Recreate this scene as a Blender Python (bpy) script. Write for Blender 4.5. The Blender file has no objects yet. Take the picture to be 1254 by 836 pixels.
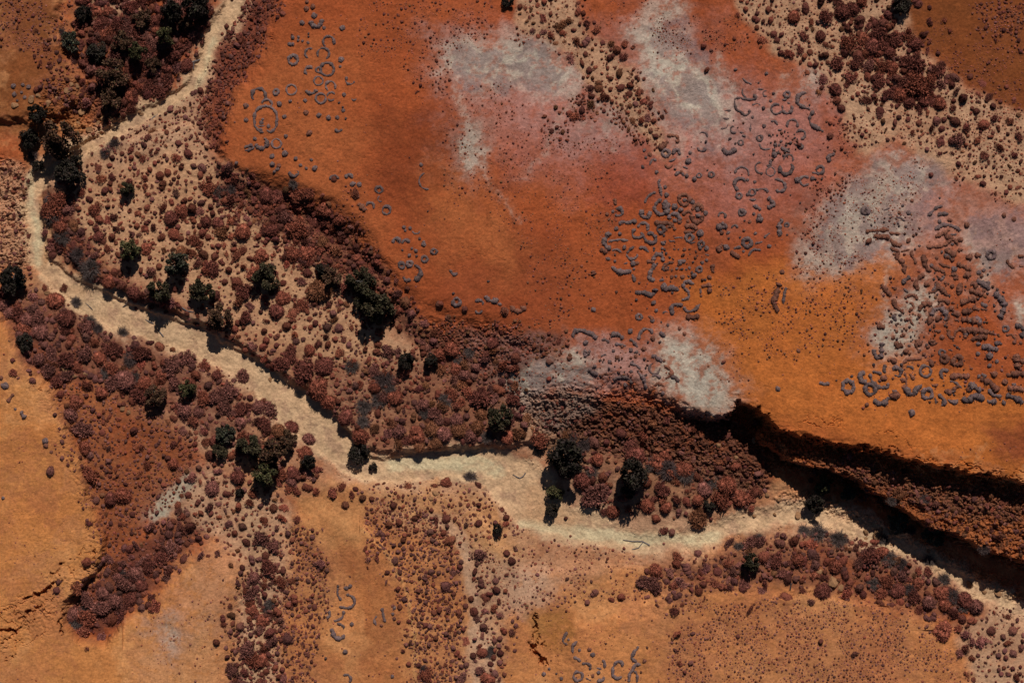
# Aerial view of an arid creek valley: orange mesas, pale creek sand, spinifex rings, shrubs and trees.
import bpy, bmesh, math, random
import numpy as np
from mathutils import Vector

random.seed(7); rng = np.random.default_rng(7)
S = 0.15                 # metres per photo pixel on the ground
HC = 420.0               # camera height
C = bpy.context.scene.collection

# ------------------------------------------------------------------ noise
_p = rng.permutation(512); _pt = np.concatenate([_p, _p])
_ga = rng.random(512) * 2 * math.pi
_gx, _gy = np.cos(_ga), np.sin(_ga)
def pn(x, y, seed=0):
    xi = np.floor(x).astype(np.int64); yi = np.floor(y).astype(np.int64)
    xf = x - xi; yf = y - yi
    u = xf*xf*xf*(xf*(xf*6-15)+10); v = yf*yf*yf*(yf*(yf*6-15)+10)
    def g(i, j, dx, dy):
        h = _pt[(_pt[(i + seed*37) & 511] + j) & 511]
        return _gx[h]*dx + _gy[h]*dy
    a = g(xi, yi, xf, yf); b = g(xi+1, yi, xf-1, yf)
    c = g(xi, yi+1, xf, yf-1); d = g(xi+1, yi+1, xf-1, yf-1)
    return ((a*(1-u)+b*u)*(1-v) + (c*(1-u)+d*u)*v) * 1.5
def fbm(x, y, scale, octv=4, seed=0, gain=0.5):
    r = np.zeros_like(x, dtype=float); amp = 1.0; tot = 0
    for k in range(octv):
        r += amp*pn(x/scale*2**k + 17.3*k, y/scale*2**k - 9.1*k, seed+k); tot += amp; amp *= gain
    return r/tot
def sstep(a, b, x):
    t = np.clip((x-a)/(b-a), 0, 1); return t*t*(3-2*t)

# ------------------------------------------------------------------ fields in photo-pixel space
CS = 4.0; CU0, CV0 = -320.0, -320.0
cu = np.arange(CU0, 1600, CS); cv = np.arange(CV0, 1180, CS)
CUg, CVg = np.meshgrid(cu, cv)
def samp(F, u, v):
    x = np.clip((np.asarray(u, float)-CU0)/CS, 0, F.shape[1]-1.001); y = np.clip((np.asarray(v, float)-CV0)/CS, 0, F.shape[0]-1.001)
    i = x.astype(int); j = y.astype(int); fx = x-i; fy = y-j
    return (F[j, i]*(1-fx)+F[j, i+1]*fx)*(1-fy) + (F[j+1, i]*(1-fx)+F[j+1, i+1]*fx)*fy
def sdf(poly):            # positive inside
    P = np.array(poly, float); n = len(P)
    d2 = np.full(CUg.shape, 1e18); ins = np.zeros(CUg.shape, bool)
    for k in range(n):
        ax, ay = P[k]; bx, by = P[(k+1) % n]
        ex, ey = bx-ax, by-ay; wx = CUg-ax; wy = CVg-ay
        t = np.clip((wx*ex+wy*ey)/(ex*ex+ey*ey+1e-9), 0, 1)
        d2 = np.minimum(d2, (wx-ex*t)**2+(wy-ey*t)**2)
        c = ((ay <= CVg) & (by > CVg)) | ((by <= CVg) & (ay > CVg))
        with np.errstate(divide='ignore', invalid='ignore'):
            xs = ax + (CVg-ay)/(by-ay+1e-12)*ex
        ins ^= c & (CUg < xs)
    d = np.sqrt(d2); return np.where(ins, d, -d)
def sdl(line):            # polyline with half widths, positive inside
    best = np.full(CUg.shape, -1e9)
    for (ax, ay, aw), (bx, by, bw) in zip(line[:-1], line[1:]):
        ex, ey = bx-ax, by-ay
        t = np.clip(((CUg-ax)*ex+(CVg-ay)*ey)/(ex*ex+ey*ey+1e-9), 0, 1)
        d = np.sqrt((CUg-ax-ex*t)**2+(CVg-ay-ey*t)**2)
        best = np.maximum(best, aw+(bw-aw)*t-d)
    return best

PLATEAU = [(352,-400),(338,0),(318,50),(300,90),(276,135),(264,185),(274,210),(330,230),(395,254),(432,285),(452,320),(484,365),(512,392),(570,405),(625,425),(660,462),(700,474),(745,476),(790,488),(850,508),(888,514),(903,492),(930,506),(946,526),(1000,541),(1080,553),(1140,570),(1200,581),(1254,590),(1900,640),(1900,-400)]
LEDGE = [(925,538),(960,562),(1010,572),(1050,590),(1085,614),(1130,640),(1170,655),(1254,692),(1900,900),(1900,500),(940,500)]
MESA_SW = [(-500,200),(-100,330),(0,386),(16,412),(32,450),(62,480),(84,530),(98,568),(110,612),(126,650),(127,682),(106,713),(80,738),(78,762),(96,782),(126,790),(170,745),(225,692),(262,662),(296,698),(290,760),(285,836),(280,1300),(-500,1300)]
TONGUE = [(362,642),(395,625),(440,640),(470,668),(495,720),(508,780),(512,836),(514,1300),(378,1300),(374,836),(388,760),(398,700),(372,665)]
SOUTH = [(700,1300),(690,820),(705,770),(750,745),(800,745),(835,722),(860,712),(930,725),(1000,729),(1046,735),(1100,745),(1138,758),(1165,800),(1190,850),(1220,1300)]
NW = [(-500,-500),(84,-500),(70,0),(76,60),(98,105),(104,128),(70,138),(20,148),(-500,160)]
TERRACE = [(60,215),(110,185),(235,150),(262,190),(520,380),(700,460),(960,560),(975,600),(900,612),(800,618),(705,585),(690,545),(660,545),(600,546),(560,549),(470,553),(440,545),(420,520),(400,492),(360,466),(312,432),(262,402),(190,370),(118,340),(62,290)]
TERR_S = [(-400,340),(60,372),(130,402),(205,432),(300,475),(352,525),(392,580),(420,592),(500,598),(560,600),(590,640),(640,700),(800,690),(880,676),(1000,650),(1100,675),(1200,735),(1300,790),(1300,1300),(-400,1300)]
CREEK = [(300,-60,12),(284,10,11),(262,42,10),(247,75,7),(232,105,7),(195,130,8),(150,152,8),(112,178,7),(75,198,9),(48,218,10),(38,250,9),(42,290,10),(48,322,10),(72,345,14),(104,365,17),(135,382,18),(168,394,17),(205,406,17),(238,415,16),(272,436,15),(312,460,17),(348,490,22),(378,512,25),(404,536,24),(430,560,20),(450,574,15),(485,575,16),(520,570,18),(560,566,18),(600,572,24),(630,590,32),(655,618,30),(685,638,22),(722,648,17),(780,662,10),(830,664,10),(880,650,10),(930,634,9),(975,630,10),(1005,628,12),(1050,648,11),(1100,664,10),(1150,688,9),(1200,722,8),(1260,748,8),(1500,850,10)]
D = {k: sdf(v) for k, v in dict(pl=PLATEAU, le=LEDGE, sw=MESA_SW, to=TONGUE, so=SOUTH, nw=NW, te=TERRACE, ts=TERR_S).items()}
D['cr'] = sdl(CREEK)
WASH = sdl([(530,625,6),(556,650,6),(572,690,6),(577,735,6),(582,790,9),(596,860,14)])
CRACKS = [[(0,774,2.2),(14,772,2.6),(26,767,1)],[(20,762,1),(34,750,2),(42,744,1)],[(26,734,1),(44,730,2.4),(60,722,2.6),(68,712,1),(74,700,1)],
          [(655,751,1),(656,766,2.2),(659,780,1),(666,792,1)],[(646,784,1),(656,800,2.4),(668,812,1.2)],[(8,808,.8),(22,800,1.2)],[(110,665,.8),(116,672,1),(118,690,.8)],
          [(82,735,1.5),(100,722,2),(108,708,1.4)],[(76,745,1),(75,762,1.6),(77,776,1)],[(290,705,1),(292,720,1.4),(298,735,.8)],[(60,702,.8),(72,698,1.5),(76,692,.8)]]
dcr = np.full(CUg.shape, -1e9)
CRACKS += [[(-20,800,.8),(0,788,1.6),(20,776,1.2)],[(30,760,.7),(50,742,1.4),(66,730,1)],[(0,752,1),(16,742,.7)],[(70,690,.6),(90,684,1),(104,672,.8)],[(72,715,1.2),(84,706,1),(96,690,.6)],[(650,770,.6),(652,780,1.2),(660,800,1.6),(672,814,1)],[(660,780,.8),(668,792,.6)],[(638,796,.6),(648,806,1.2)]]
for c in CRACKS: dcr = np.maximum(dcr, sdl(c))
D['ck'] = dcr
RUBBLE = sdf([(612,470),(660,478),(705,470),(760,482),(850,510),(905,500),(950,530),(1254,595),(1400,640),(1400,760),(1254,700),(1085,622),(1010,580),(945,575),(940,600),(860,592),(770,560),(690,545),(640,520)])
RUB2 = sdf([(0,190),(30,200),(32,330),(0,335),(-80,335),(-80,190)])
RUB3 = sdf([(60,100),(110,95),(160,140),(120,170),(90,165),(40,150)])
RUB4 = sdf([(520,395),(620,395),(700,400),(690,425),(600,440),(560,430)])
RUB5 = sdf([(945,612),(990,622),(1040,640),(1130,672),(1254,745),(1254,720),(1130,655),(1040,622),(1000,600),(960,600)])
SWEDGE = sdf([(40,470),(75,470),(118,600),(138,690),(90,740),(60,775),(0,800),(-30,780),(60,700),(110,690),(95,610),(70,540)])

pxk = np.array([200,300,500,700,850,950,1100,1254,1700]); pxh = np.array([3.2,3.4,4.2,5.2,6.8,10.6,12.8,13.6,14])
def smf(x, w): return sstep(-1, 1, x/w)
def height(u, v, fine=True):
    n1 = fbm(u, v, 42, 4, 3); n2 = fbm(u, v, 42, 4, 11)
    wu = u+6*n1; wv = v+6*n2
    if fine:
        r1 = fbm(u, v, 11, 4, 21, .62); r2 = fbm(u, v, 11, 4, 31, .62); rw = np.interp(u, [640,760,1254], [3.4,7,8]); wu = wu+rw*r1; wv = wv+rw*r2
    s = {k: samp(f, wu, wv) for k, f in D.items()}
    h = 0.35*fbm(u, v, 160, 3, 5); r_nw = fbm(u, v, 20, 3, 47)
    # edge softness of the plateau: rolling in the west, undercut cliff in the east
    wpl = np.interp(u, [255,330,480,560,690,760,850,900], [8,24,27,42,38,30,9,3.2])
    P = np.interp(u, pxk, pxh)
    inside = smf(s['pl'], wpl)
    h = h + 1.3*smf(s['te'], np.interp(u, [660,720], [4,30])) + 0.8*smf(s['ts'], 9)
    # talus apron under the cliff
    apron = np.interp(u, [500,700,800,900,960], [0,2.0,3.0,1.9,.5])*sstep(-75, 0, s['pl'])*np.interp(u, [940,975], [1,0])
    led = np.interp(u, [900,930,1000,1100,1254], [0,4.2,7.6,8.6,9.2])*smf(s['le'], 2.8)
    low = np.maximum(h+apron, h*0.2+led - 0.025*np.clip(-s['pl']-4, 0, 60))
    h = low*(1-inside) + inside*(P + 0.5*fbm(u, v, 120, 3, 41) + 0.004*np.clip(s['pl'], 0, 200))
    h = h + 2.3*smf(s['sw'], np.interp(v, [400,560,660,720,800], [9,6,4,2.6,6])*np.where(u > 150, 5, 1))
    h = h + 1.0*smf(s['to'], np.where(u > 440, 4, 14)) + 1.3*smf(s['so'], np.where(v > 770, 25, np.interp(u, [700,850,960], [26,9,5]))) + 1.7*smf(s['nw']+9*r_nw, 9)
    h = h - np.interp(u, [600,660], [.75,.45])*smf(s['cr'], np.interp(u, [560,660,940], [3,11,8]))*(1-inside)
    kq = fbm(u, v, 9, 3, 44, .6); kr = fbm(u, v, 9, 3, 45, .6); h = h - 1.5*sstep(-1.1, .7, samp(D['ck'], u+3*n2+6*kq, v+3*n1+6*kr)-.5+.8*kq)
    return h, s, inside

# ------------------------------------------------------------------ terrain grid
ST = 1.25
core_u = np.arange(-60, 1314.1, ST); core_v = np.arange(-60, 896.1, ST)
g = 2.0*np.cumprod(np.full(30, 1.42))
ax_u = np.concatenate([core_u[0]-np.cumsum(g)[::-1], core_u, core_u[-1]+np.cumsum(g)])
ax_v = np.concatenate([core_v[0]-np.cumsum(g)[::-1], core_v, core_v[-1]+np.cumsum(g)])
U, V = np.meshgrid(ax_u, ax_v)
Hh, SD, INS = height(U, V)
# rubble and rough ground relief
wob = 5*fbm(U, V, 22, 3, 51)
rub = np.maximum.reduce([smf(samp(RUBBLE, U, V)+wob, 7), 0.75*smf(samp(RUB2, U, V)+wob, 5), 0.8*smf(samp(RUB3, U, V)+wob, 5), 0.65*smf(samp(RUB4, U, V)+wob, 12), 0.6*smf(samp(RUB5, U, V)+wob, 5)])
rub *= np.where((INS > .9), .12, 1)
rg = np.abs(fbm(U, V, 7.5, 3, 61, .6)); rl = fbm(U, V, 14, 3, 71)
Hh = Hh + rub*(1.75*(rg-0.2) + 0.8*rl)
swe = smf(samp(SWEDGE, U, V)+wob, 10)
Hh = Hh + swe*(0.5*np.abs(fbm(U, V*1.15, 12, 4, 81, .6))-.12)
lipz = sstep(14, 0, SD['pl'])*INS*np.interp(U, [240,300,700,800], [.25,.3,.4,1])
Hh = Hh + lipz*(0.75*(fbm(U*0.6-V*.2, V*1.5, 12, 3, 91)))
clf = sstep(-16, -1, SD['pl'])*sstep(6, -1, SD['pl'])*sstep(700, 860, U)+sstep(-12, -1, SD['le'])*sstep(5, -1, SD['le'])*(1-INS)
Hh = Hh + clf*(1.5*(np.abs(fbm(U*.7, V*1.3, 10, 3, 201, .6))-.22)+.9*np.round(1.6*fbm(U, V, 16, 2, 207))/1.6)
rill = sstep(.05, 0, np.abs(fbm(U*.9+V*.3, V*1.2-U*.3, 24, 4, 211, .55)))*sstep(-.1, .35, fbm(U, V, 70, 2, 213))
lp2 = sstep(45, 2, SD['pl'])*INS*sstep(820, 960, U)
Hh = Hh - rill*(.38*lp2+.42*swe+.22*sstep(30, 0, SD['pl'])*INS+.05)
Hh = Hh + 0.055*fbm(U, V, 4, 2, 95) + 0.16*fbm(U, V, 22, 3, 96)
Hh = Hh + 0.07*fbm(U*.5+V*.5, V-U, 6, 2, 97)*smf(SD['cr'], 4)
far = np.clip((np.maximum(np.abs(U-627)-760, np.abs(V-418)-560))/400, 0, 1)
Hh = Hh*(1-far)+4.0*far

def samp_grid(F, u, v):
    u = np.asarray(u, float); v = np.asarray(v, float)
    i = np.clip(np.searchsorted(ax_u, u)-1, 0, len(ax_u)-2); j = np.clip(np.searchsorted(ax_v, v)-1, 0, len(ax_v)-2)
    fx = np.clip((u-ax_u[i])/(ax_u[i+1]-ax_u[i]), 0, 1); fy = np.clip((v-ax_v[j])/(ax_v[j+1]-ax_v[j]), 0, 1)
    return (F[j, i]*(1-fx)+F[j, i+1]*fx)*(1-fy)+(F[j+1, i]*(1-fx)+F[j+1, i+1]*fx)*fy
def hgt(u, v): return samp_grid(Hh, u, v)
# smooth height: places ground points where the photo shows them despite their elevation
hs = samp_grid(Hh, CUg, CVg)
for _ in range(3):
    for a in (0, 1):
        k = 13; pad = [(0, 0), (0, 0)]; pad[a] = (k, k)
        q = np.cumsum(np.pad(hs, pad, mode='edge'), axis=a)
        hs = (np.take(q, range(2*k, q.shape[a]), axis=a)-np.concatenate([np.zeros_like(np.take(q, [0], axis=a)), np.take(q, range(0, q.shape[a]-2*k-1), axis=a)], axis=a))/(2*k+1) if False else (np.take(q, range(2*k, q.shape[a]), axis=a)-np.take(q, range(0, q.shape[a]-2*k), axis=a))/(2*k)
        hs = np.clip(hs, -5, 20)
HS = hs
def world(u, v, dz=0.0):
    f = 1-samp(HS, u, v)/HC
    return (np.asarray(u, float)-627)*S*f, (418-np.asarray(v, float))*S*f, hgt(u, v)+dz

# ------------------------------------------------------------------ ground colour (albedo)
KEXP = 0.86
def lin(c):
    c = np.array(c, float)/255; return np.where(c <= .04045, c/12.92, ((c+.055)/1.055)**2.4)
def alb(c): return lin(c)/KEXP
COL = np.tile(alb((137,67,35)), U.shape+(1,)).astype(float)
wA = fbm(U, V, 38, 5, 101, .6); wB = fbm(U, V, 38, 5, 111, .6)
brk = fbm(U, V, 12, 5, 121, .72); brk2 = fbm(U, V, 60, 4, 131, .6); brk3 = fbm(U*.8+V*.25, V*1.1-U*.2, 7, 4, 126, .75); str_ = fbm(U*.45+V*.2, V*.9-U*.3, 9, 4, 141, .65)
def paint(c, a, soft, warp, poly, b=0.0):
    F = sdf(poly) if isinstance(poly, list) else poly
    m = smf(samp(F, U+warp*wA, V+warp*wB), soft)
    if b: m = m*((1-b)+b*sstep(-.22, .22, .7*brk+.55*brk3+.45*brk2+0.35*(m-.5)))
    m = (m*a)[..., None]
    global COL
    COL = COL*(1-m)+alb(c)*m
SAND = (164,127,98); CSAND = (172,139,106); WHITE = (158,145,128); PINK = (146,106,96); OCH = (150,92,48)
BIG = 1400
# broad tones
paint((165,106,59), 1, 9, 8, MESA_SW)
paint((163,104,61), 1, 25, 25, [(250,690),(420,610),(640,680),(840,690),(1000,715),(1150,760),(1260,850),(1260,BIG),(200,BIG)])
paint((160,89,40), .95, 24, 25, [(840,345),(1000,315),(1110,310),(1060,420),(1260,480),(1900,480),(1900,680),(1254,600),(900,510),(885,440),(845,400)])
paint((108,57,27), 1, 9, 14, [(1092,-10),(1110,-400),(1900,-400),(1900,170),(1254,140),(1195,110),(1150,76),(1112,40)])
paint((114,64,33), 1, 8, 12, [(-400,-400),(92,-400),(72,30),(78,60),(102,110),(100,160),(-400,165)])
paint((142,77,42), .8, 40, 30, [(280,130),(300,100),(330,60),(430,40),(440,200),(480,330),(430,280),(330,230),(270,205)])
paint((112,52,27), .85, 30, 35, [(455,130),(540,120),(560,180),(590,260),(540,300),(460,240)], .4)
paint((118,56,32), .6, 30, 35, [(560,260),(680,290),(700,400),(620,400),(540,370)], .4)
paint((150,84,46), .7, 30, 35, [(530,200),(590,220),(640,300),(620,340),(560,320),(520,270)], .3)
paint((158,98,52), .6, 40, 30, [(-60,480),(70,520),(100,640),(60,700),(-60,720)], .3)
paint((148,90,76), .85, 45, 30, [(640,110),(700,120),(780,150),(900,120),(1020,110),(1030,180),(980,250),(880,290),(800,200),(700,215),(640,200)], .4)
paint((126,58,44), .6, 24, 25, [(740,170),(800,190),(810,240),(760,270),(720,230)], .3)
paint((122,58,40), .55, 30, 25, [(950,200),(1020,190),(1010,230),(970,280),(930,300)], .3)
paint((108,50,32), .75, 14, 20, [(1205,520),(1254,515),(1300,540),(1254,562),(1215,556)], .5)
paint((96,46,30), .7, 6, 8, [(966,262),(1000,225),(1012,222),(1000,250),(975,268)], .4)
paint((150,108,80), .92, 10, 14, [(40,215),(110,170),(240,130),(262,190),(430,290),(520,400),(640,470),(700,520),(960,590),(1000,600),(1130,672),(1270,750),(1270,770),(1200,745),(1100,700),(1000,668),(900,690),(800,700),(640,700),(560,640),(440,600),(380,610),(300,600),(250,560),(150,500),(70,440),(20,380),(10,340),(40,330)], .35)
paint((146,98,88), .5, 60, 60, [(540,40),(690,30),(780,10),(860,20),(930,90),(1030,110),(1030,180),(960,240),(860,210),(780,190),(690,210),(560,190)], .55)
paint((150,108,92), .55, 45, 50, [(985,240),(1080,180),(1180,180),(1300,250),(1300,340),(1190,330),(1100,330),(990,335)], .5)
# lighter and darker mottles of the southern flats
paint((176,124,80), .5, 18, 50, smf(fbm(CUg, CVg, 95, 4, 251, .6), .3)*30*np.where((CVg > 560) | (CUg < 140), 1, -5)-14, .7)
paint((134,80,52), .5, 14, 50, smf(fbm(CUg, CVg, 80, 4, 261, .65), .3)*30*np.where((CVg > 560) | (CUg < 140), 1, -5)-15, .8)
# greyish white crusts with pink margins
for c, a, sft, poly in [
  (PINK,.85,34,[(520,40),(600,45),(690,50),(715,110),(690,140),(640,140),(540,110)]),
  (WHITE,.85,22,[(538,62),(580,50),(640,48),(690,62),(708,100),(690,118),(640,100),(590,108),(545,92)]),
  (WHITE,.7,10,[(556,165),(586,158),(592,185),(582,212),(562,206)]),
  (PINK,.8,22,[(640,150),(700,140),(740,120),(768,150),(760,185),(690,190)]),
  (WHITE,.4,16,[(735,125),(765,128),(770,150),(748,152)]),
  (PINK,.9,28,[(770,20),(830,20),(870,90),(930,110),(950,170),(900,210),(850,200),(820,160),(780,90)]),
  (WHITE,.9,24,[(772,45),(800,20),(818,0),(826,0),(822,30),(846,70),(880,95),(892,140),(862,165),(836,150),(812,128),(790,92)]),
  (PINK,.7,18,[(985,90),(1030,100),(1020,130),(990,125)]),(WHITE,.6,12,[(975,85),(1012,90),(1005,112),(982,108)]),
  (PINK,.9,20,[(600,440),(690,420),(720,410),(800,420),(800,470),(720,485),(610,490)]),
  (WHITE,.95,10,[(606,452),(650,432),(700,428),(728,448),(722,474),(680,478),(640,492),(608,486)]),
  (WHITE,.95,15,[(815,412),(860,418),(888,450),(896,494),(872,512),(846,498),(822,480),(800,462),(808,440)]),
  (PINK,.8,22,[(1000,250),(1040,210),(1100,185),(1170,180),(1180,230),(1140,290),(1060,320),(995,330)]),
  (WHITE,.75,26,[(985,310),(1010,255),(1070,205),(1130,190),(1150,220),(1110,250),(1120,300),(1070,310),(1030,330),(990,335)]),
  (WHITE,.9,14,[(1068,420),(1080,390),(1110,370),(1130,345),(1150,370),(1128,400),(1120,425),(1092,440)]),
  (WHITE,.8,10,[(1180,290),(1200,268),(1254,275),(1320,280),(1320,318),(1254,316),(1222,330),(1210,350),(1192,320)]),
  (PINK,.8,16,[(1185,255),(1254,250),(1320,250),(1320,320),(1254,322),(1190,315)]),
  (WHITE,.7,8,[(1236,370),(1300,365),(1300,385),(1240,386)]),
  (WHITE,.9,11,[(180,630),(196,604),(212,590),(232,578),(240,592),(222,612),(206,634)]),
  (WHITE,.75,16,[(612,705),(640,692),(672,700),(664,725),(640,740),(616,735)]),
  ((164,118,86),.7,20,[(600,700),(690,660),(760,690),(700,720),(640,760),(600,760)]),
  ((160,112,80),.8,24,[(205,730),(250,670),(292,650),(300,720),(292,780),(230,790)]),
  ((166,116,78),.7,25,[(160,836),(180,770),(230,770),(300,800),(300,880),(160,880)]),
  (WHITE,.5,10,[(196,770),(205,762),(212,775),(206,788)])]:
    if c == WHITE: paint((148,122,110), .55, 26, 30, sdf(poly)+13, .8)
    paint(c, a, sft, 24, poly, .75)
# darker lilac grey mottling inside the crusts
for q_ in ([(600,440),(690,425),(730,445),(720,478),(640,495),(606,490)],[(540,55),(650,45),(712,105),(690,125),(560,112)],[(775,30),(830,5),(890,100),(880,190),(820,150)],[(985,310),(1010,250),(1090,190),(1170,190),(1150,250),(1110,310),(1030,335)],[(1180,255),(1300,255),(1300,330),(1200,345)]):
    paint((110,86,84), .6, 9, 26, smf(sdf(q_), 14)*60-30-46*np.clip(2.4*fbm(CUg, CVg, 34, 3, 221, .7)+.5, 0, 1.5), .7)
for q_ in ([(800,0,9),(775,40,6),(790,100,5),(820,160,4),(845,215,3)],[(735,60,4),(700,115,4),(668,180,3),(640,215,2)],[(735,125,5),(745,150,4),(752,185,2)],[(770,130,4),(765,165,2.5)],[(710,130,3),(720,160,2)],[(880,60,5),(900,120,4),(890,180,3)],[(960,90,4),(940,140,2.5)],[(1100,190,6),(1060,240,5),(1010,300,4),(985,330,3)],[(560,115,4),(575,165,6),(600,225,3),(640,270,2)],[(1120,215,4),(1100,270,3),(1085,330,3),(1080,390,6)]):
    paint((160,140,124), .6, 7, 22, sdl(q_), .8)
# pale sand
for a, sft, poly in [
  (.95,7,[(628,-5),(634,-60),(700,-60),(712,30),(735,52),(782,92),(796,140),(812,160),(820,195),(800,180),(772,150),(740,120),(716,105),(700,70),(660,48),(632,40)]),
  (.97,8,[(905,12),(880,-60),(1085,-60),(1112,38),(1148,80),(1190,112),(1260,140),(1400,190),(1400,300),(1254,250),(1205,232),(1150,205),(1100,170),(1060,190),(1036,170),(1028,130),(990,82),(945,62)]),
  (.85,9,[(95,0),(90,-60),(190,-60),(172,40),(150,50),(128,55),(112,40)]),
  (.9,9,[(110,170),(180,130),(240,110),(262,20),(300,-60),(330,-60),(290,40),(262,90),(252,150),(262,190),(235,215),(160,200),(120,210)]),
  (.9,12,[(60,215),(110,195),(240,185),(290,215),(340,270),(400,320),(440,360),(460,400),(500,420),(520,450),(470,530),(420,500),(370,440),(330,410),(262,385),(200,350),(160,330),(110,300),(80,260)]),
  (.8,10,[(210,440),(240,450),(290,480),(296,560),(250,560),(215,490)]),
  (.93,12,[(215,640),(228,580),(262,568),(300,600),(340,606),(360,620),(352,690),(340,760),(344,1200),(288,1200),(290,760),(300,690),(262,660)]),
  (.85,14,[(420,590),(560,590),(620,600),(640,660),(640,700),(622,720),(610,836),(612,1200),(560,1200),(570,836),(575,720),(560,670),(480,640),(440,610)]),
  (.9,10,[(1168,770),(1220,742),(1300,730),(1400,800),(1400,1200),(1220,1200),(1190,836)]),
  (.8,8,[(960,620),(985,618),(1060,650),(1130,685),(1254,745),(1400,820),(1400,840),(1254,762),(1190,735),(1100,700),(1000,665)]),
  (.7,8,[(20,200),(34,215),(30,330),(0,330),(-60,330),(-60,195)]),
  (.75,10,[(640,500),(665,516),(690,540),(650,548),(610,545),(620,510)]),
  (.8,10,[(690,575),(720,560),(765,590),(800,610),(880,620),(860,650),(740,660),(690,640)])]:
    paint(SAND, a, sft, 14, poly, .3)
paint((168,124,88), .6, 20, 20, [(60,215),(110,195),(240,185),(290,215),(340,270),(460,400),(520,450),(470,530),(420,500),(262,385),(110,300)], .8)
paint((166,112,62), .6, 16, 20, [(380,590),(560,595),(620,620),(640,690),(560,670),(440,620)], .7)
# dark litter soil under the dense scrub
for c, a, sft, poly in [
  ((98,56,42),.85,9,[(0,384),(14,345),(70,370),(150,405),(215,436),(290,474),(300,520),(270,560),(240,520),(190,500),(140,475),(60,470),(32,450)]),
  ((118,66,38),.8,12,[(60,470),(150,470),(230,530),(250,560),(225,590),(190,620),(140,690),(128,650),(100,570)]),
  ((86,44,32),.9,6,[(84,740),(120,700),(180,660),(235,625),(246,650),(205,700),(165,742),(120,782),(92,776)]),
  ((90,50,36),.9,9,[(265,205),(300,220),(395,256),(432,288),(470,350),(512,400),(620,405),(690,405),(680,440),(600,470),(560,470),(500,410),(440,350),(380,310),(310,270),(262,230)]),
  ((108,66,48),.75,10,[(300,430),(380,440),(430,440),(560,440),(620,470),(640,520),(650,545),(560,548),(470,552),(430,530),(400,490),(350,455)]),
  ((100,48,34),.9,7,[(290,-60),(352,-60),(340,0),(318,50),(298,90),(274,135),(262,190),(244,160),(250,120),(262,60)]),
  ((88,46,34),.9,7,[(50,232),(82,226),(98,262),(120,312),(152,342),(208,370),(268,396),(262,410),(190,378),(118,348),(70,312),(52,270)]),
  ((84,44,32),.85,9,[(95,10),(170,30),(230,0),(262,-40),(262,0),(236,50),(205,100),(150,140),(112,140),(108,90)]),
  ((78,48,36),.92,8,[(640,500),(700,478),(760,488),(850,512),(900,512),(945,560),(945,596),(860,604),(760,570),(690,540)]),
  ((120,100,88),.75,9,[(625,482),(690,476),(722,482),(735,505),(690,530),(650,520),(628,505)]),
  ((116,78,58),.6,10,[(690,548),(800,560),(940,596),(900,622),(790,632),(700,620)]),
  ((108,66,48),.7,10,[(790,690),(870,684),(1000,648),(1100,676),(1200,736),(1170,760),(1100,742),(1000,722),(900,716),(830,740)]),
  ((116,86,78),.6,10,[(560,415),(620,405),(690,412),(660,440),(600,470),(575,450)]),
  ((128,70,36),.9,5,[(960,560),(1010,570),(1050,590),(1085,614),(1130,640),(1254,692),(1400,740),(1400,620),(1254,596),(1140,575),(1000,546)]),
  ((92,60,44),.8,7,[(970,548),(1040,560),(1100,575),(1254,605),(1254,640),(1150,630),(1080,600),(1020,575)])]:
    paint(c, a, sft, 16, poly, .45)
paint((160,110,68), .9, 14, 16, [(362,598),(450,606),(450,660),(400,672),(366,660)], .3)
paint((132,88,40), .6, 10, 16, [(640,745),(700,750),(712,790),(690,800),(655,790)], .8)
paint((128,70,36), .5, 18, 20, [(395,640),(470,680),(500,760),(505,860),(430,860),(440,760)], .5)
paint((150,94,60), .55, 30, 30, [(820,740),(1000,740),(1120,770),(1180,840),(820,840)], .7)
paint((168,132,104), .9, 5, 12, sdl([(535,632,9),(560,655,9),(574,690,8),(580,735,8),(588,790,15),(600,860,22)]), .5)
paint((166,130,98), .8, 6, 10, sdl([(300,610,14),(320,680,12),(318,750,10),(314,850,14)]), .6)
paint((172,128,80), .8, 1.6, 6, sdl([(440,645,1.5),(468,668,2),(492,706,2.2),(506,765,2.2),(511,840,2)]), .4)
paint((156,146,124), .9, 5, 12, [(184,630),(196,606),(210,592),(230,582),(236,594),(222,612),(206,632)], .5)
# creek sand, with paler runs and pinkish bars
paint(SAND, .85, 9, 26, D['cr']+9, .75)
mc = (smf(samp(D['cr']+2.5, U+13*wA+6*brk3, V+13*wB+6*brk), 3.5)*.97)[..., None]
COL = COL*(1-mc)+alb(CSAND)*mc
mg = (smf(SD['cr'], 4)*sstep(.02, .3, fbm(U*.8+V*.5, V*.8-U*.5, 24, 5, 271, .7))*.6)[..., None]
COL = COL*(1-mg)+alb((142,108,86))*mg
crm = smf(SD['cr'], 3)
COL *= (1+crm*(0.34*fbm(U*.7+V*.5, V*.9-U*.6, 14, 4, 181, .65)))[..., None]
for q_ in ([(262,48,4),(250,78,3.5),(240,108,3)],[(36,214,4),(40,265,5),(46,322,5)],[(480,570,9),(560,566,9),(610,575,8)],[(640,640,6),(700,650,8),(780,660,7),(850,662,5)],[(840,664,7),(880,656,6)]): paint((176,160,126), .75, 4, 10, sdl(q_), .5)
paint((160,118,84), .6, 12, 14, [(640,600),(660,590),(720,640),(700,650),(650,645),(638,625)], .6)
paint((164,124,90), .5, 8, 10, [(66,345),(110,350),(100,370),(60,350)], .6)
paint((152,104,66), .6, 5, 8, [(50,240),(66,240),(60,320),(52,330),(48,300)], .5)
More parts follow.
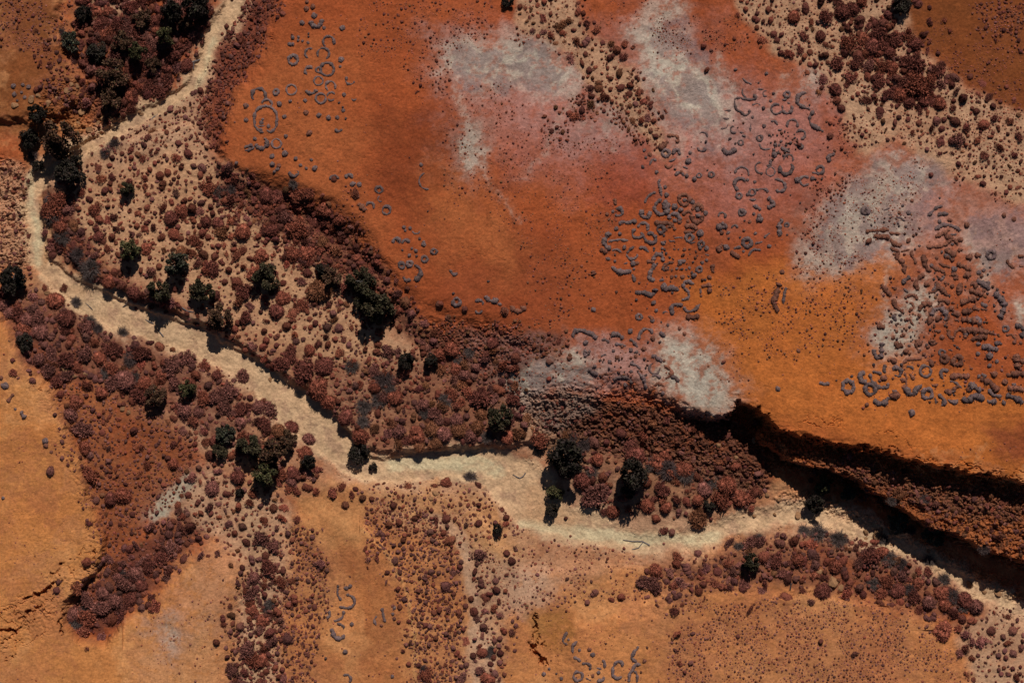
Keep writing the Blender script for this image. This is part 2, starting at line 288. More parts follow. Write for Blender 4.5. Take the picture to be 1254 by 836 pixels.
# plain soil showing at cliff lips
lip = sstep(26, 4, SD['pl'])*INS*np.interp(U, [700, 800], [0, 1])*sstep(-.3, .3, str_)*.55
COL = COL*(1-lip[..., None])+alb((122,66,30))*lip[..., None]
rk = rub*sstep(-.1, .5, fbm(U, V, 6, 3, 191))*.28
COL = COL*(1-rk[..., None])+alb((120,74,44))*rk[..., None]

dv = 1 + 0.20*fbm(U, V, 75, 4, 151, .55) + 0.15*brk*.9 + 0.22*fbm(U, V, 5, 3, 161, .7)
rill2 = sstep(.09, 0, np.abs(fbm(U*1.1, V*.55+U*.12, 30, 4, 231, .6)))*sstep(-.05, .3, fbm(U, V, 90, 2, 233))
dv = dv-.13*rill2*(1-smf(SD['cr'], 4))-.10*sstep(.12, .45, fbm(U, V, 26, 5, 241, .65))+.16*str_*sstep(600, 900, U)+.10*str_
COL = np.clip(COL*dv[..., None], 0.004, .6)
tint = fbm(U, V, 50, 4, 171, .6)
COL[..., 1] *= 1+0.09*tint; COL[..., 2] *= 1+0.13*tint

# ------------------------------------------------------------------ mesh helpers
def mk(name, Vt, F, mat, col=None, link=True, smooth=False):
    F = np.asarray(F, np.int32); n = F.shape[1]
    me = bpy.data.meshes.new(name)
    me.vertices.add(len(Vt)); me.vertices.foreach_set('co', np.asarray(Vt, np.float32).ravel())
    me.loops.add(F.size); me.loops.foreach_set('vertex_index', F.ravel())
    me.polygons.add(len(F)); me.polygons.foreach_set('loop_start', np.arange(0, F.size, n, dtype=np.int32))
    me.polygons.foreach_set('use_smooth', np.full(len(F), smooth))
    if col is not None:
        a = me.color_attributes.new('Col', 'FLOAT_COLOR', 'POINT')
        c4 = np.ones((len(Vt), 4), np.float32); c4[:, :3] = col; a.data.foreach_set('color', c4.ravel())
    me.update(calc_edges=True); me.validate(clean_customdata=False)
    me.materials.append(mat)
    if not link: return me
    o = bpy.data.objects.new(name, me); C.objects.link(o); return o
def nodes(name):
    m = bpy.data.materials.new(name); m.use_nodes = True
    nt = m.node_tree; b = nt.nodes['Principled BSDF']
    b.inputs['Roughness'].default_value = .95; b.inputs['Specular IOR Level'].default_value = .12
    return m, nt, b
def N(nt, t, **kw):
    n = nt.nodes.new(t)
    for k, v in kw.items(): setattr(n, k, v)
    return n
def mathn(nt, op, a, b=None, c=None):
    n = N(nt, 'ShaderNodeMath', operation=op)
    for i, q in enumerate((a, b, c)):
        if q is None: continue
        if isinstance(q, (int, float)): n.inputs[i].default_value = q
        else: nt.links.new(q, n.inputs[i])
    return n.outputs[0]
def noise(nt, scale, detail=4, rough=.6):
    n = N(nt, 'ShaderNodeTexNoise'); n.inputs['Scale'].default_value = scale; n.inputs['Detail'].default_value = detail; n.inputs['Roughness'].default_value = rough
    g = nt.nodes.get('geo') or N(nt, 'ShaderNodeNewGeometry', name='geo'); nt.links.new(g.outputs['Position'], n.inputs['Vector'])
    return n.outputs['Fac']
def colmul(nt, col, fac):
    n = N(nt, 'ShaderNodeVectorMath', operation='SCALE'); nt.links.new(col, n.inputs[0]); nt.links.new(fac, n.inputs['Scale']); return n.outputs[0]
def attr(nt):
    n = N(nt, 'ShaderNodeAttribute'); n.attribute_name = 'Col'; return n.outputs['Color']
# ground material
MG, nt, b = nodes('ground_soil')
f1 = noise(nt, 2.6, 6, .8); f2 = noise(nt, .8, 4, .65)
fac = mathn(nt, 'ADD', mathn(nt, 'MULTIPLY_ADD', f1, 1.75, .12), mathn(nt, 'MULTIPLY_ADD', f2, .5, -.25))
nt.links.new(colmul(nt, attr(nt), fac), b.inputs['Base Color'])
bp = N(nt, 'ShaderNodeBump'); bp.inputs['Strength'].default_value = .8; bp.inputs['Distance'].default_value = .11
nt.links.new(noise(nt, 3.2, 6, .7), bp.inputs['Height']); nt.links.new(bp.outputs[0], b.inputs['Normal'])
# vegetation material: colour from attribute, variation per object
def vegmat(name, var=.35, rough=.9, nscale=5.0, mul=1.0):
    m, nt, b = nodes(name); b.inputs['Roughness'].default_value = rough
    oi = N(nt, 'ShaderNodeObjectInfo')
    f = mathn(nt, 'MULTIPLY_ADD', oi.outputs['Random'], var, 1-var/2)
    f = mathn(nt, 'MULTIPLY', f, mathn(nt, 'MULTIPLY_ADD', noise(nt, nscale, 3), .7*mul, .65*mul))
    nt.links.new(colmul(nt, attr(nt), f), b.inputs['Base Color'])
    return m
MS = vegmat('shrub_foliage'); MT = vegmat('tree_leaves', .4); MR = vegmat('spinifex_blades', .25); MD = vegmat('dry_twigs', .3); MK = vegmat('bark', .3)
MB = vegmat('rock', .3, .9, 3.0)

# ------------------------------------------------------------------ ground object
wx, wy, wz = world(U, V); wz = Hh
nu, nv = len(ax_u), len(ax_v)
idx = np.arange(nu*nv).reshape(nv, nu)
Q = np.stack([idx[1:, :-1], idx[1:, 1:], idx[:-1, 1:], idx[:-1, :-1]], -1).reshape(-1, 4)
grd = mk('ground', np.stack([wx, wy, wz], -1).reshape(-1, 3), Q, MG, COL.reshape(-1, 3), smooth=False)
grd['kind'] = 'structure'

# ================================================================== vegetation prototypes
def ico(sub):
    bm = bmesh.new(); bmesh.ops.create_icosphere(bm, subdivisions=sub, radius=1)
    v = np.array([x.co[:] for x in bm.verts]); f = np.array([[q.index for q in p.verts] for p in bm.faces]); bm.free(); return v, f
ICO = {k: ico(k) for k in (1, 2, 3, 4)}
def n3(p, s, seed):      # cheap 3d noise from three planes
    return (pn(p[:, 0]*s+3.1, p[:, 1]*s+1.7, seed)+pn(p[:, 1]*s-2.3, p[:, 2]*s+5.9, seed+1)+pn(p[:, 2]*s+8.3, p[:, 0]*s-4.7, seed+2))/1.7
def dome(sub, seed, fuzz=0, lobes=1, amp=.16, colr=(.1,.03,.02), flat=1.15):
    r = np.random.default_rng(seed); Vs, Fs, Cs = [], [], []; off = 0
    for L in range(lobes):
        v, f = ICO[sub]; v = v.copy()
        n = n3(v, 1.3, seed+L)*amp*1.5 + n3(v, 3.6, seed+9+L)*amp*.85 + (n3(v, 9, seed+5)*amp*.95 if sub > 2 else 0)
        q = v*(1+n)[:, None]; q[:, 2] *= flat
        cut = v[:, 2] > -.45; keep = cut[f].all(1); f = f[keep]
        q[:, 2] = np.where(q[:, 2] < 0, q[:, 2]*.35, q[:, 2])
        if lobes > 1:
            a = L*2*math.pi/lobes+r.random()*1.5; k = .62+.25*r.random(); q = q*k + np.array([math.cos(a), math.sin(a), 0])*.5
        ucol = np.array(colr)*(1+.55*n/amp*.5)[:, None]*np.where(r.random(len(v)) < .12, 1.5, 1)[:, None]
        Vs.append(q); Fs.append(f+off); Cs.append(ucol); off += len(q)
    Vt = np.concatenate(Vs); F = np.concatenate(Fs); Cc = np.concatenate(Cs)
    if fuzz:
        tri = F[r.integers(0, len(F), fuzz)]; w3 = r.dirichlet((1, 1, 1), fuzz)
        p = (Vt[tri]*w3[..., None]).sum(1); nrm = np.cross(Vt[tri[:, 1]]-Vt[tri[:, 0]], Vt[tri[:, 2]]-Vt[tri[:, 0]])
        nrm /= np.linalg.norm(nrm, axis=1)[:, None]+1e-9
        dr = nrm+r.normal(0, .45, (fuzz, 3)); dr[:, 2] += .25; dr /= np.linalg.norm(dr, axis=1)[:, None]
        side = np.cross(dr, r.normal(0, 1, (fuzz, 3))); side /= np.linalg.norm(side, axis=1)[:, None]
        ln = r.uniform(.12, .42, fuzz)[:, None]; wd = r.uniform(.03, .075, fuzz)[:, None]
        bl = np.stack([p-side*wd, p+side*wd, p+dr*ln], 1).reshape(-1, 3)
        bf = np.arange(fuzz*3).reshape(-1, 3)+len(Vt)
        bc = np.repeat(np.array(colr)[None]*r.uniform(.6, 1.5, fuzz)[:, None], 3, 0)
        Vt = np.concatenate([Vt, bl]); F = np.concatenate([F, bf]); Cc = np.concatenate([Cc, bc])
    return Vt, F, np.clip(Cc, .003, .6)
RED = np.array((.215,.062,.036)); MAR = np.array((.145,.043,.030)); PUR = np.array((.190,.070,.053)); GRY = np.array((.105,.074,.064)); RST = np.array((.175,.066,.032))
BLUE = np.array((.122,.077,.070)); OLV = np.array((.052,.058,.026)); BRN = np.array((.085,.045,.025))
PAL = {'red': RED, 'maroon': MAR, 'purplish': PUR, 'rusty': RST}
# ================================================================== stuff builder
class Acc:
    def __init__(s): s.V, s.F, s.C, s.n = [], [], [], 0
    def add(s, v, f, c):
        s.V.append(v); s.F.append(f+s.n); s.C.append(c); s.n += len(v)
    def build(s, name, mat, smooth=False):
        return mk(name, np.concatenate(s.V), np.concatenate(s.F), mat, np.clip(np.concatenate(s.C), .003, .6), smooth=smooth)
def batch(acc, protos, u, v, r, col, zs=1.0, sink=0.08, jit=.25):
    """place copies of prototype domes (unit radius) at photo points, radius r px, into one mesh"""
    X, Y, Z = world(u, v); pid = rng.integers(0, len(protos), len(u))
    for k, (pv, pf, pc) in enumerate(protos):
        s = np.where(pid == k)[0]
        if not len(s): continue
        a = rng.random(len(s))*6.283; ca, sa = np.cos(a)[:, None], np.sin(a)[:, None]
        R = (r[s]*S)[:, None]; ax = 1+rng.normal(0, jit*.5, (len(s), 1)); ay = 1+rng.normal(0, jit*.5, (len(s), 1)); az = zs*(1+rng.normal(0, jit*.6, (len(s), 1)))
        px, py, pz = pv[:, 0][None]*R*ax, pv[:, 1][None]*R*ay, pv[:, 2][None]*R*az
        W = np.stack([px*ca-py*sa+X[s][:, None], px*sa+py*ca+Y[s][:, None], pz+Z[s][:, None]-R*sink], -1).reshape(-1, 3)
        Fq = (pf[None]+(np.arange(len(s))*len(pv))[:, None, None]).reshape(-1, 3)
        cc = (pc[None]*col[s][:, None, :]).reshape(-1, 3)
        acc.add(W, Fq, cc)
# ================================================================== where shrubs stand (read off the photograph)
HAND = []      # u, v, r
def crop(ox, oy, txt, k=3.994):
    for q in txt.split():
        a = q.split(','); HAND.append((ox+float(a[0])/k, oy+float(a[1])/k, float(a[2])/k))
crop(940,0,"185,40,28 265,10,28 345,10,25 130,85,35 215,110,18 290,85,35 370,60,45 420,45,35 400,140,22 450,100,25 175,175,22 258,180,30 515,95,16 590,75,25 500,130,25 690,155,25 600,130,25 545,150,35 120,205,14 105,265,22 70,260,18 160,250,20 335,310,33 275,275,25 235,318,18 400,210,40 380,255,25 470,190,30 520,230,40 560,215,35 620,195,35 595,255,35 720,215,35 445,270,25 430,310,25 490,320,30 560,325,30 610,330,30 680,310,35 720,310,50 700,350,35 400,375,25 490,375,25 540,400,32 520,385,25 630,385,28 735,420,60 700,405,40 770,465,35 800,380,30 845,410,22 845,435,15 880,380,20 830,345,30 900,415,22 955,480,28 920,450,22 725,20,25 790,38,12 790,108,18 865,103,16 890,155,16 1155,148,13 1080,310,14 990,375,16 1050,410,20 1168,425,12 1205,485,15 840,510,33 650,465,40 690,500,30 760,500,30 635,515,16 575,462,17 330,440,30 390,415,22 360,530,22 340,490,20 480,490,25 520,470,16 440,460,14 550,545,20 545,565,18 915,595,28 825,590,22 800,630,20 850,630,20 905,530,18 970,620,22 1020,545,18 1015,580,14 1055,610,28 1110,580,18 1185,590,20 1080,475,22 1130,630,16 930,690,35 850,690,22 900,690,18 1030,685,20 1135,720,22 1205,760,18 1060,760,25 1080,790,14 905,750,14 870,745,12 990,755,16 1230,670,22 270,388,22 305,355,14 235,355,13 15,100,18 60,120,12 30,170,20 45,200,15 640,5,35 460,5,30 1155,60,10 305,665,16 155,710,15")
crop(628,0,"35,35,18 90,50,14 120,30,16 155,10,16 145,90,24 185,68,14 70,105,12 275,105,18 235,130,30 245,160,18 320,65,20 360,120,22 345,65,14 298,148,12 410,150,20 150,160,20 185,170,20 95,150,16 315,205,18 360,205,24 390,240,11 355,265,16 285,290,18 215,212,16 375,345,20 405,330,14 340,310,16 415,420,28 380,430,20 440,210,16 480,215,20 510,245,22 540,280,22 480,280,22 520,360,20 545,215,20 585,235,15 480,385,13 530,430,20 575,418,18 570,460,16 600,510,14 485,495,15 440,470,20 385,470,18 460,475,20 565,550,15 620,455,20 640,500,18 620,545,14 585,590,18 660,580,18 690,590,16 630,590,18 300,570,22 340,540,20 380,510,18 275,555,14 330,500,14 210,525,15 700,665,16 935,220,16 970,245,15 1140,45,15 1190,95,20 1195,135,16 1220,195,20 1085,188,11 1040,218,10 745,540,12 950,340,14 685,440,11")
crop(0,209,"800,75,28 1015,85,35 710,35,18 785,25,28 500,40,28 540,65,14 590,75,17 675,75,14 860,110,25 515,100,22 470,185,32 530,175,17 440,140,22 745,140,16 720,180,20 800,180,25 890,195,35 940,185,28 840,230,40 945,240,20 1030,175,20 1055,140,18 1125,145,28 1135,245,25 1065,258,32 1085,305,33 1190,300,45 1205,235,18 1170,195,14 720,250,18 750,275,20 670,270,16 525,240,22 485,320,30 550,325,22 505,345,18 680,315,16 790,330,20 850,310,30 885,332,17 870,275,17 720,380,30 800,390,18 845,385,16 890,395,30 940,400,20 945,340,30 980,360,25 1010,250,30 990,305,22 1040,370,16 1097,368,17 1050,420,22 995,410,28 970,450,22 1040,480,35 1010,490,28 1120,485,25 1160,465,13 1085,450,20 1190,390,20 1160,415,25 1240,510,38 1160,550,28 1200,590,40 1100,545,18 1060,610,25 745,490,25 780,470,18 720,515,12 540,545,35 600,560,25 660,600,35 290,160,55 260,200,45 340,190,25 400,110,22 300,280,40 360,270,30 400,300,25 1170,640,28 1200,720,35 270,640,45 330,720,50 180,720,40 200,780,45 430,760,40 90,700,35 40,690,30 120,770,40 60,600,35 305,570,20")
crop(314,209,"70,290,38 25,420,38 10,320,16 78,415,16 180,410,38 245,400,38 250,500,28 310,580,60 130,620,40 220,655,32 185,700,28 285,650,18 405,635,13 440,655,18 425,585,18 100,690,38 150,760,28 265,765,18 260,725,16 380,730,18 405,770,25 355,685,11 480,705,12 320,350,30 310,390,25 390,390,28 200,290,50 70,180,25 140,220,35 190,110,40 250,110,30 100,130,40 50,120,40 330,190,40 280,250,30 410,240,30 410,295,20 450,290,18 480,350,18 460,400,22 500,430,28 550,490,25 615,475,15 640,535,28 610,520,18 660,485,10 740,575,14 690,600,25 730,640,25 700,680,25 760,700,25 600,790,25 487,112,20 520,175,16 327,118,13 380,42,18 1020,675,15 940,712,14 1215,685,20 900,650,16 820,745,25 870,790,20 700,770,22")
crop(0,418,"855,210,32 1020,215,25 1005,275,40 865,310,15 905,340,40 970,345,30 850,375,20 950,390,28 900,435,22 880,470,17 1000,445,25 1010,490,25 850,500,18 940,660,28 980,685,15 1065,635,20 1040,720,40 1025,810,22 1070,795,16 955,500,16 960,470,13 1030,555,25 995,645,12 930,600,12 1165,660,40 1110,745,22 920,750,20 870,800,20 655,435,20 505,510,18 440,558,22 530,520,18 690,515,22 410,520,35 400,430,40 340,360,40 235,140,35 190,90,35 850,600,30 720,605,22 465,780,22 430,650,50 540,770,35 600,750,40 850,120,50 920,90,40 760,260,45 690,260,40 620,190,50 490,80,35 330,90,40 410,60,40 560,40,40 700,60,40 1120,240,45 1180,180,40 1100,330,35 1190,330,35 1060,170,30 1180,395,30 370,300,40 280,190,30 290,260,25 250,632,26")
crop(314,418,"595,15,18 530,10,12 640,50,30 690,70,14 570,140,30 405,55,25 330,120,45 235,130,50 305,15,22 260,45,30 350,15,20 120,110,40 170,60,40 310,230,55 360,290,45 680,270,38 695,330,20 670,400,28 770,370,25 820,310,35 905,140,28 970,185,28 1100,270,50 1060,170,25 1130,55,20 1150,230,25 950,40,40 900,60,35 840,180,18 510,460,40 440,370,40 180,640,35 300,630,28 160,715,22 195,735,22 250,715,28 290,730,20 85,815,25 135,810,18 20,805,14 370,740,28 420,710,22 520,765,20 565,770,18 617,772,10 470,750,20 670,800,20 720,805,15 435,800,22 580,220,35 620,270,30 700,440,40 780,460,45 860,430,40 920,450,40 990,430,45 1050,460,40 980,380,35 910,310,30 880,490,30 800,510,30 700,500,25 1230,470,35 1080,420,40 60,340,40 40,410,40 110,440,40 170,420,35 30,300,20 160,400,20 930,690,30 1085,700,20 1035,800,12")
crop(0,627,"1185,70,22 1120,55,22 1190,30,12 1022,85,14 1010,120,14 915,155,22 930,190,10 985,150,12 1245,150,16 900,230,25 880,285,15 985,210,25 1020,210,14 1115,152,10 1178,120,10 950,10,16 890,20,20 850,45,14 810,330,30 740,415,20 1185,270,16 1230,235,22 1240,320,35 1225,400,35 1230,480,35 1200,670,40 1240,720,40 1140,770,35 1140,715,12 700,400,22 680,440,20 540,540,30 480,620,25 430,665,14 530,230,22 430,240,25 290,340,20 280,380,20 350,500,40 420,520,45 490,470,45 560,440,40 640,430,40 600,340,40 660,300,40 720,260,35 780,230,35 830,180,30 690,360,35 420,430,40 500,400,35 770,170,25 870,110,25 930,70,30")
crop(314,627,"40,40,25 130,30,22 98,75,20 20,130,40 90,160,33 155,105,22 10,230,18 65,275,40 115,340,33 172,335,18 30,325,16 30,535,40 65,590,28 75,640,28 150,620,30 25,725,38 100,690,14 95,740,14 45,780,18 125,770,16 5,640,16 670,245,25 950,135,30 880,40,20 930,30,25 915,100,18 880,150,12 610,105,22 650,60,22 700,50,25 780,20,25 850,95,18 1090,205,30 1170,335,18 1100,345,20 1120,415,25 1140,400,20 1120,485,18 1080,520,18 1065,485,20 1110,560,22 1105,685,28 1090,770,30 1020,630,22 980,690,18 1025,745,18 925,360,28 965,290,18 978,345,14 855,290,20 990,490,20 940,480,20 1165,630,14 1190,735,16 1165,790,20 1010,810,25 1130,820,40 1060,700,16 995,60,14 1140,20,14 1160,285,12 830,790,35 320,250,20 285,465,18 155,455,16 275,120,18 550,228,16 545,272,10")
crop(628,418,"280,75,18 265,15,12 180,100,16 178,182,14 30,360,22 30,450,35 95,425,11 130,480,40 340,680,45 400,750,60 440,660,28 730,720,35 800,770,22 850,780,25 730,775,20 660,800,35 600,560,50 700,590,50 840,620,45 900,660,30 940,720,40 1010,620,28 1050,700,50 1090,610,30 1120,760,50 1190,740,28 1020,760,50 750,550,35 530,450,30 640,460,25 680,405,25 750,385,20 580,500,30 1030,100,12 890,430,20 770,640,35 400,490,30 260,450,30 1200,400,20 970,365,14")
crop(940,627,"40,230,35 65,300,25 215,200,30 150,230,35 330,260,35 370,240,30 380,310,25 450,300,16 490,325,18 175,390,20 90,420,30 210,435,20 270,395,45 390,400,30 450,370,28 470,405,22 510,210,45 560,200,35 580,340,40 640,380,40 560,400,28 660,310,28 790,290,30 740,350,35 720,410,35 790,440,40 860,400,45 740,480,20 960,430,45 1020,460,40 850,580,50 930,570,22 970,600,28 1050,635,28 1095,580,25 1200,580,22 965,665,22 1170,640,20 1200,690,22 1165,710,14 1030,700,12 1000,715,18 1110,680,14 1130,770,12 1225,530,14 1215,805,20 1085,775,10 1240,660,20 940,690,22 260,630,15 425,690,18 180,240,25 60,150,30 130,140,30 210,150,30 870,450,35 910,490,30")
crop(628,627,"700,285,35 768,298,22 650,340,40 700,360,30 785,355,22 790,480,22 705,455,14 530,415,25 800,595,28 790,670,16 880,590,14 870,735,14 1100,605,12 1135,355,25 1030,360,25 980,350,25 1000,290,25 860,280,30 800,255,25 930,430,10 935,415,10 1230,220,30 1160,150,35 1200,140,35 1060,150,25 120,305,12 265,325,11 740,155,9 365,440,16 910,35,45 700,30,25 740,95,22 780,100,18 985,175,8 1160,470,18 1200,460,14 400,400,22 480,430,18 260,30,12 760,430,25 820,745,16 840,780,12")
HAND = np.array(HAND)
# ------------------------------------------------------------------ random fill by zone: poly, count, rmin, rmax, power, palette weights (red, maroon, purplish, rusty), gap
ZN = [
 ([(95,0),(265,-30),(236,55),(200,110),(140,145),(108,130),(100,60)],420,2.5,8.5,1.2,(1,6,3,0),.42),
 ([(112,172),(150,140),(232,112),(258,60),(264,120),(262,192),(236,165),(130,200)],300,1.0,5.0,1.7,(4,4,3,1),.85),
 ([(292,-20),(352,-20),(338,0),(318,50),(298,90),(274,135),(262,188),(242,160),(248,120),(262,70)],900,1.2,4.0,1.6,(4,5,2,0),.55),
 ([(60,230),(110,195),(235,160),(262,200),(340,262),(400,320),(440,360),(470,420),(540,470),(500,520),(430,510),(370,450),(260,395),(200,345),(120,330),(70,290)],1150,1.0,5.4,1.7,(6,3,2,0),.85),
 ([(262,205),(300,220),(395,258),(432,290),(452,330),(490,385),(470,410),(420,340),(350,300),(300,270),(255,235)],1300,1.4,5.2,1.6,(4,7,1,1),.48),
 ([(400,255),(440,285),(480,350),(520,400),(500,400),(440,320)],330,1.0,3.4,1.5,(5,5,0,1),.75),
 ([(0,340),(45,350),(75,375),(130,405),(205,432),(270,455),(310,480),(355,525),(390,580),(370,600),(330,600),(262,545),(205,500),(140,475),(62,462),(24,440),(5,392)],560,1.4,9,1.9,(5,3,5,1),.62),
 ([(60,465),(150,455),(225,520),(255,560),(225,590),(190,625),(138,695),(124,650),(98,570),(78,515)],1050,1.0,4.0,1.7,(4,2,6,1),.85),
 ([(84,742),(115,702),(180,660),(232,622),(248,650),(205,702),(165,742),(122,780),(90,772)],260,1.2,7.0,1.7,(2,4,6,0),.58),
 ([(200,580),(262,560),(345,600),(362,640),(350,720),(342,836),(285,836),(290,740),(300,690),(228,640)],420,1.2,6.0,1.8,(6,2,3,1),.95),
 ([(300,690),(350,700),(342,850),(280,850)],160,2,7,1.6,(3,3,4,0),.6),
 ([(352,640),(390,650),(402,690),(396,760),(376,850),(340,850),(346,720)],520,1.0,3.2,1.7,(3,3,5,0),.7),
 ([(445,605),(540,620),(562,690),(566,760),(566,850),(514,850),(508,780),(495,720),(465,668)],1500,.9,4.0,1.6,(4,2,6,0),.75),
 ([(420,590),(560,590),(640,610),(620,690),(610,850),(565,850),(575,740),(545,660),(470,630)],700,.9,5.2,1.9,(5,2,4,0),.9),
 ([(405,440),(470,420),(560,425),(625,435),(640,500),(645,542),(560,546),(470,550),(430,525),(400,490)],330,1.4,8.5,1.8,(4,3,4,2),.66),
 ([(52,235),(80,228),(96,262),(118,315),(150,345),(205,372),(268,398),(262,408),(190,376),(118,346),(72,310),(55,270)],240,2.0,6.5,1.4,(2,5,4,0),.45),
 ([(262,398),(320,425),(370,462),(420,505),(440,545),(425,545),(400,500),(350,468),(300,436)],120,2.5,7,1.4,(3,5,3,0),.45),
 ([(500,392),(620,400),(700,405),(690,430),(640,440),(610,480),(560,460),(520,430)],600,.9,4.0,1.7,(4,3,2,4),.75),
 ([(625,490),(700,480),(760,490),(850,520),(900,515),(945,570),(940,600),(860,604),(760,570),(690,540),(640,525)],330,.8,3.6,2.2,(1,5,3,3),.8),
 ([(690,540),(760,565),(860,596),(945,596),(945,575),(860,560),(760,530),(700,520)],120,1.2,5,1.8,(2,4,3,2),.75),
 ([(690,548),(760,560),(860,590),(945,600),(950,612),(880,630),(800,632),(705,610)],110,1.8,8,1.6,(3,4,3,1),.68),
 ([(790,690),(870,684),(1000,650),(1100,675),(1205,738),(1180,765),(1100,742),(1000,720),(905,714),(830,740),(800,740)],430,1.4,6.5,1.7,(4,3,6,1),.6),
 ([(820,730),(950,735),(1060,745),(1140,765),(1180,840),(900,850),(820,850)],2600,.7,1.9,1.6,(3,2,6,0),1.0),
 ([(600,690),(700,650),(790,690),(830,750),(700,745),(610,760)],420,.7,2.2,1.8,(4,2,5,0),1.0),
 ([(1170,760),(1225,745),(1260,735),(1260,850),(1190,850)],120,1.0,4.5,1.8,(4,3,4,0),.9),
 ([(905,10),(900,-20),(1090,-20),(1112,40),(1150,80),(1195,115),(1258,140),(1258,250),(1190,215),(1100,175),(1040,180),(1030,130),(985,80),(940,60)],1250,.9,4.2,2.4,(5,5,1,1),.95),
 ([(1030,20),(1090,20),(1140,70),(1180,110),(1160,135),(1100,125),(1040,80)],200,3,8,1.4,(3,7,1,0),.55),
 ([(1030,140),(1060,175),(1042,215),(1010,265),(985,300),(975,330),(985,280),(1020,215)],520,.8,2.4,1.7,(5,4,2,1),.8),
 ([(628,-10),(705,-10),(735,55),(780,95),(800,145),(815,195),(785,170),(735,125),(690,150),(720,100),(690,60),(630,45)],420,.8,3.6,2.2,(6,3,0,2),.9),
 ([(700,115),(735,120),(720,135),(690,160),(665,185),(670,165)],110,1,3.2,1.7,(5,3,0,2),.8),
 ([(765,90),(790,110),(810,170),(800,180),(760,150),(740,100)],110,1,3.4,1.7,(5,3,0,2),.8),
 ([(0,60),(60,70),(90,60),(72,0),(0,0)],420,.7,2.6,1.8,(4,3,4,0),.9),
 ([(60,20),(100,50),(108,130),(80,140),(50,110),(40,60)],120,1.5,4.5,1.6,(3,3,4,0),.7),
 ([(960,575),(1040,560),(1110,580),(1254,610),(1254,690),(1150,650),(1080,615)],330,1.2,4.5,1.8,(2,4,3,3),.7),
 ([(1060,330),(1130,290),(1220,350),(1254,420),(1254,500),(1060,480),(1040,440)],280,.8,2.2,1.8,(3,2,4,2),1.0),
 ([(0,195),(34,205),(38,335),(0,340)],150,1,3.5,1.8,(3,3,3,1),.8),
 ([(1180,0),(1254,0),(1254,60),(1215,40)],160,1,3,1.8,(3,4,3,0),.8),
 # small scattered hummocks on the plateau
 ([(445,0),(600,0),(595,40),(560,60),(500,70),(440,60)],420,.7,2.3,2.4,(4,3,0,1),1.1),
 ([(490,60),(545,60),(545,120),(490,120)],70,.7,1.8,2,(4,3,0,1),1.1),
 ([(520,45),(560,40),(560,120),(500,120)],50,1,2.6,2,(4,3,0,1),1.1),
 ([(540,100),(640,100),(650,200),(560,260),(545,200)],430,.6,1.7,2.2,(4,3,0,1),1.1),
 ([(630,180),(760,160),(760,300),(700,330),(600,260)],900,.5,1.5,2.2,(4,3,0,2),1.0),
 ([(800,30),(900,20),(915,60),(860,65),(810,60)],500,.5,1.6,2,(4,3,0,2),1.0),
 ([(720,0),(800,0),(790,20),(740,30)],90,.5,1.4,2,(4,3,0,2),1.1),
 ([(640,310),(720,310),(740,340),(680,400),(640,380)],170,.6,2.0,2.2,(3,3,0,3),1.1),
 ([(870,350),(960,330),(1060,310),(1060,400),(1030,420),(960,440),(880,400)],950,.5,1.9,2.2,(4,3,0,3),1.0),
 ([(880,420),(930,430),(920,480),(870,470)],60,.5,1.4,2,(4,3,0,3),1.1),
 ([(985,240),(1060,200),(1140,200),(1130,270),(1040,320),(990,330)],620,.5,1.5,2.2,(4,3,1,1),1.0),
 ([(1180,50),(1254,40),(1254,130),(1220,120),(1150,70)],330,.5,1.8,2.2,(4,4,0,1),1.0),
 ([(1120,40),(1160,30),(1240,130),(1200,110)],160,.5,1.2,2.2,(4,4,0,1),1.0),
 ([(150,740),(280,700),(295,836),(200,836)],170,.5,1.6,2.2,(3,2,5,0),1.1),
 ([(380,640),(500,700),(505,836),(390,836)],90,.5,1.4,2.4,(3,2,4,0),1.1),
 ([(0,640),(110,640),(60,720),(0,760)],60,.5,1.2,2.4,(3,2,4,0),1.2),
 ([(640,760),(820,750),(820,836),(640,836)],120,.5,1.3,2.4,(3,2,4,0),1.1),
 ([(1040,340),(1060,330),(1062,400),(1010,425),(1010,410)],60,1,2.6,2.0,(4,3,0,3),.9),
 ([(410,240),(450,230),(450,270),(420,260)],40,.7,2,2,(4,3,0,1),1.0),
 ([(1150,100),(1254,130),(1254,240),(1160,200)],260,.8,3.2,2.2,(6,4,0,1),1.0),
 ([(640,420),(700,410),(810,420),(830,490),(720,480),(640,470)],260,.5,1.7,2.0,(4,3,3,2),1.0),
]
from itertools import product
PT = []     # u,v,r,pal
grid = {}
def clash(u, v, r, gap):
    gu, gv = int(u//12), int(v//12)
    for i, j in product((-1, 0, 1), (-1, 0, 1)):
        for (a, b, c) in grid.get((gu+i, gv+j), ()):
            if (a-u)**2+(b-v)**2 < (gap*(r+c))**2: return True
    return False
def put(u, v, r): grid.setdefault((int(u//12), int(v//12)), []).append((u, v, r))
def inpoly(P, u, v):
    c = False; n = len(P)
    for k in range(n):
        ax, ay = P[k]; bx, by = P[(k+1) % n]
        if (ay > v) != (by > v) and u < ax+(v-ay)/(by-ay)*(bx-ax): c = not c
    return c
HAND[:, 2] *= .96
for u, v, r in HAND: put(u, v, r*.9)
_wn = 22.0
rr = random.Random(11)
creek = D['cr']
def crk(u, v): return float(samp(creek, u, v))
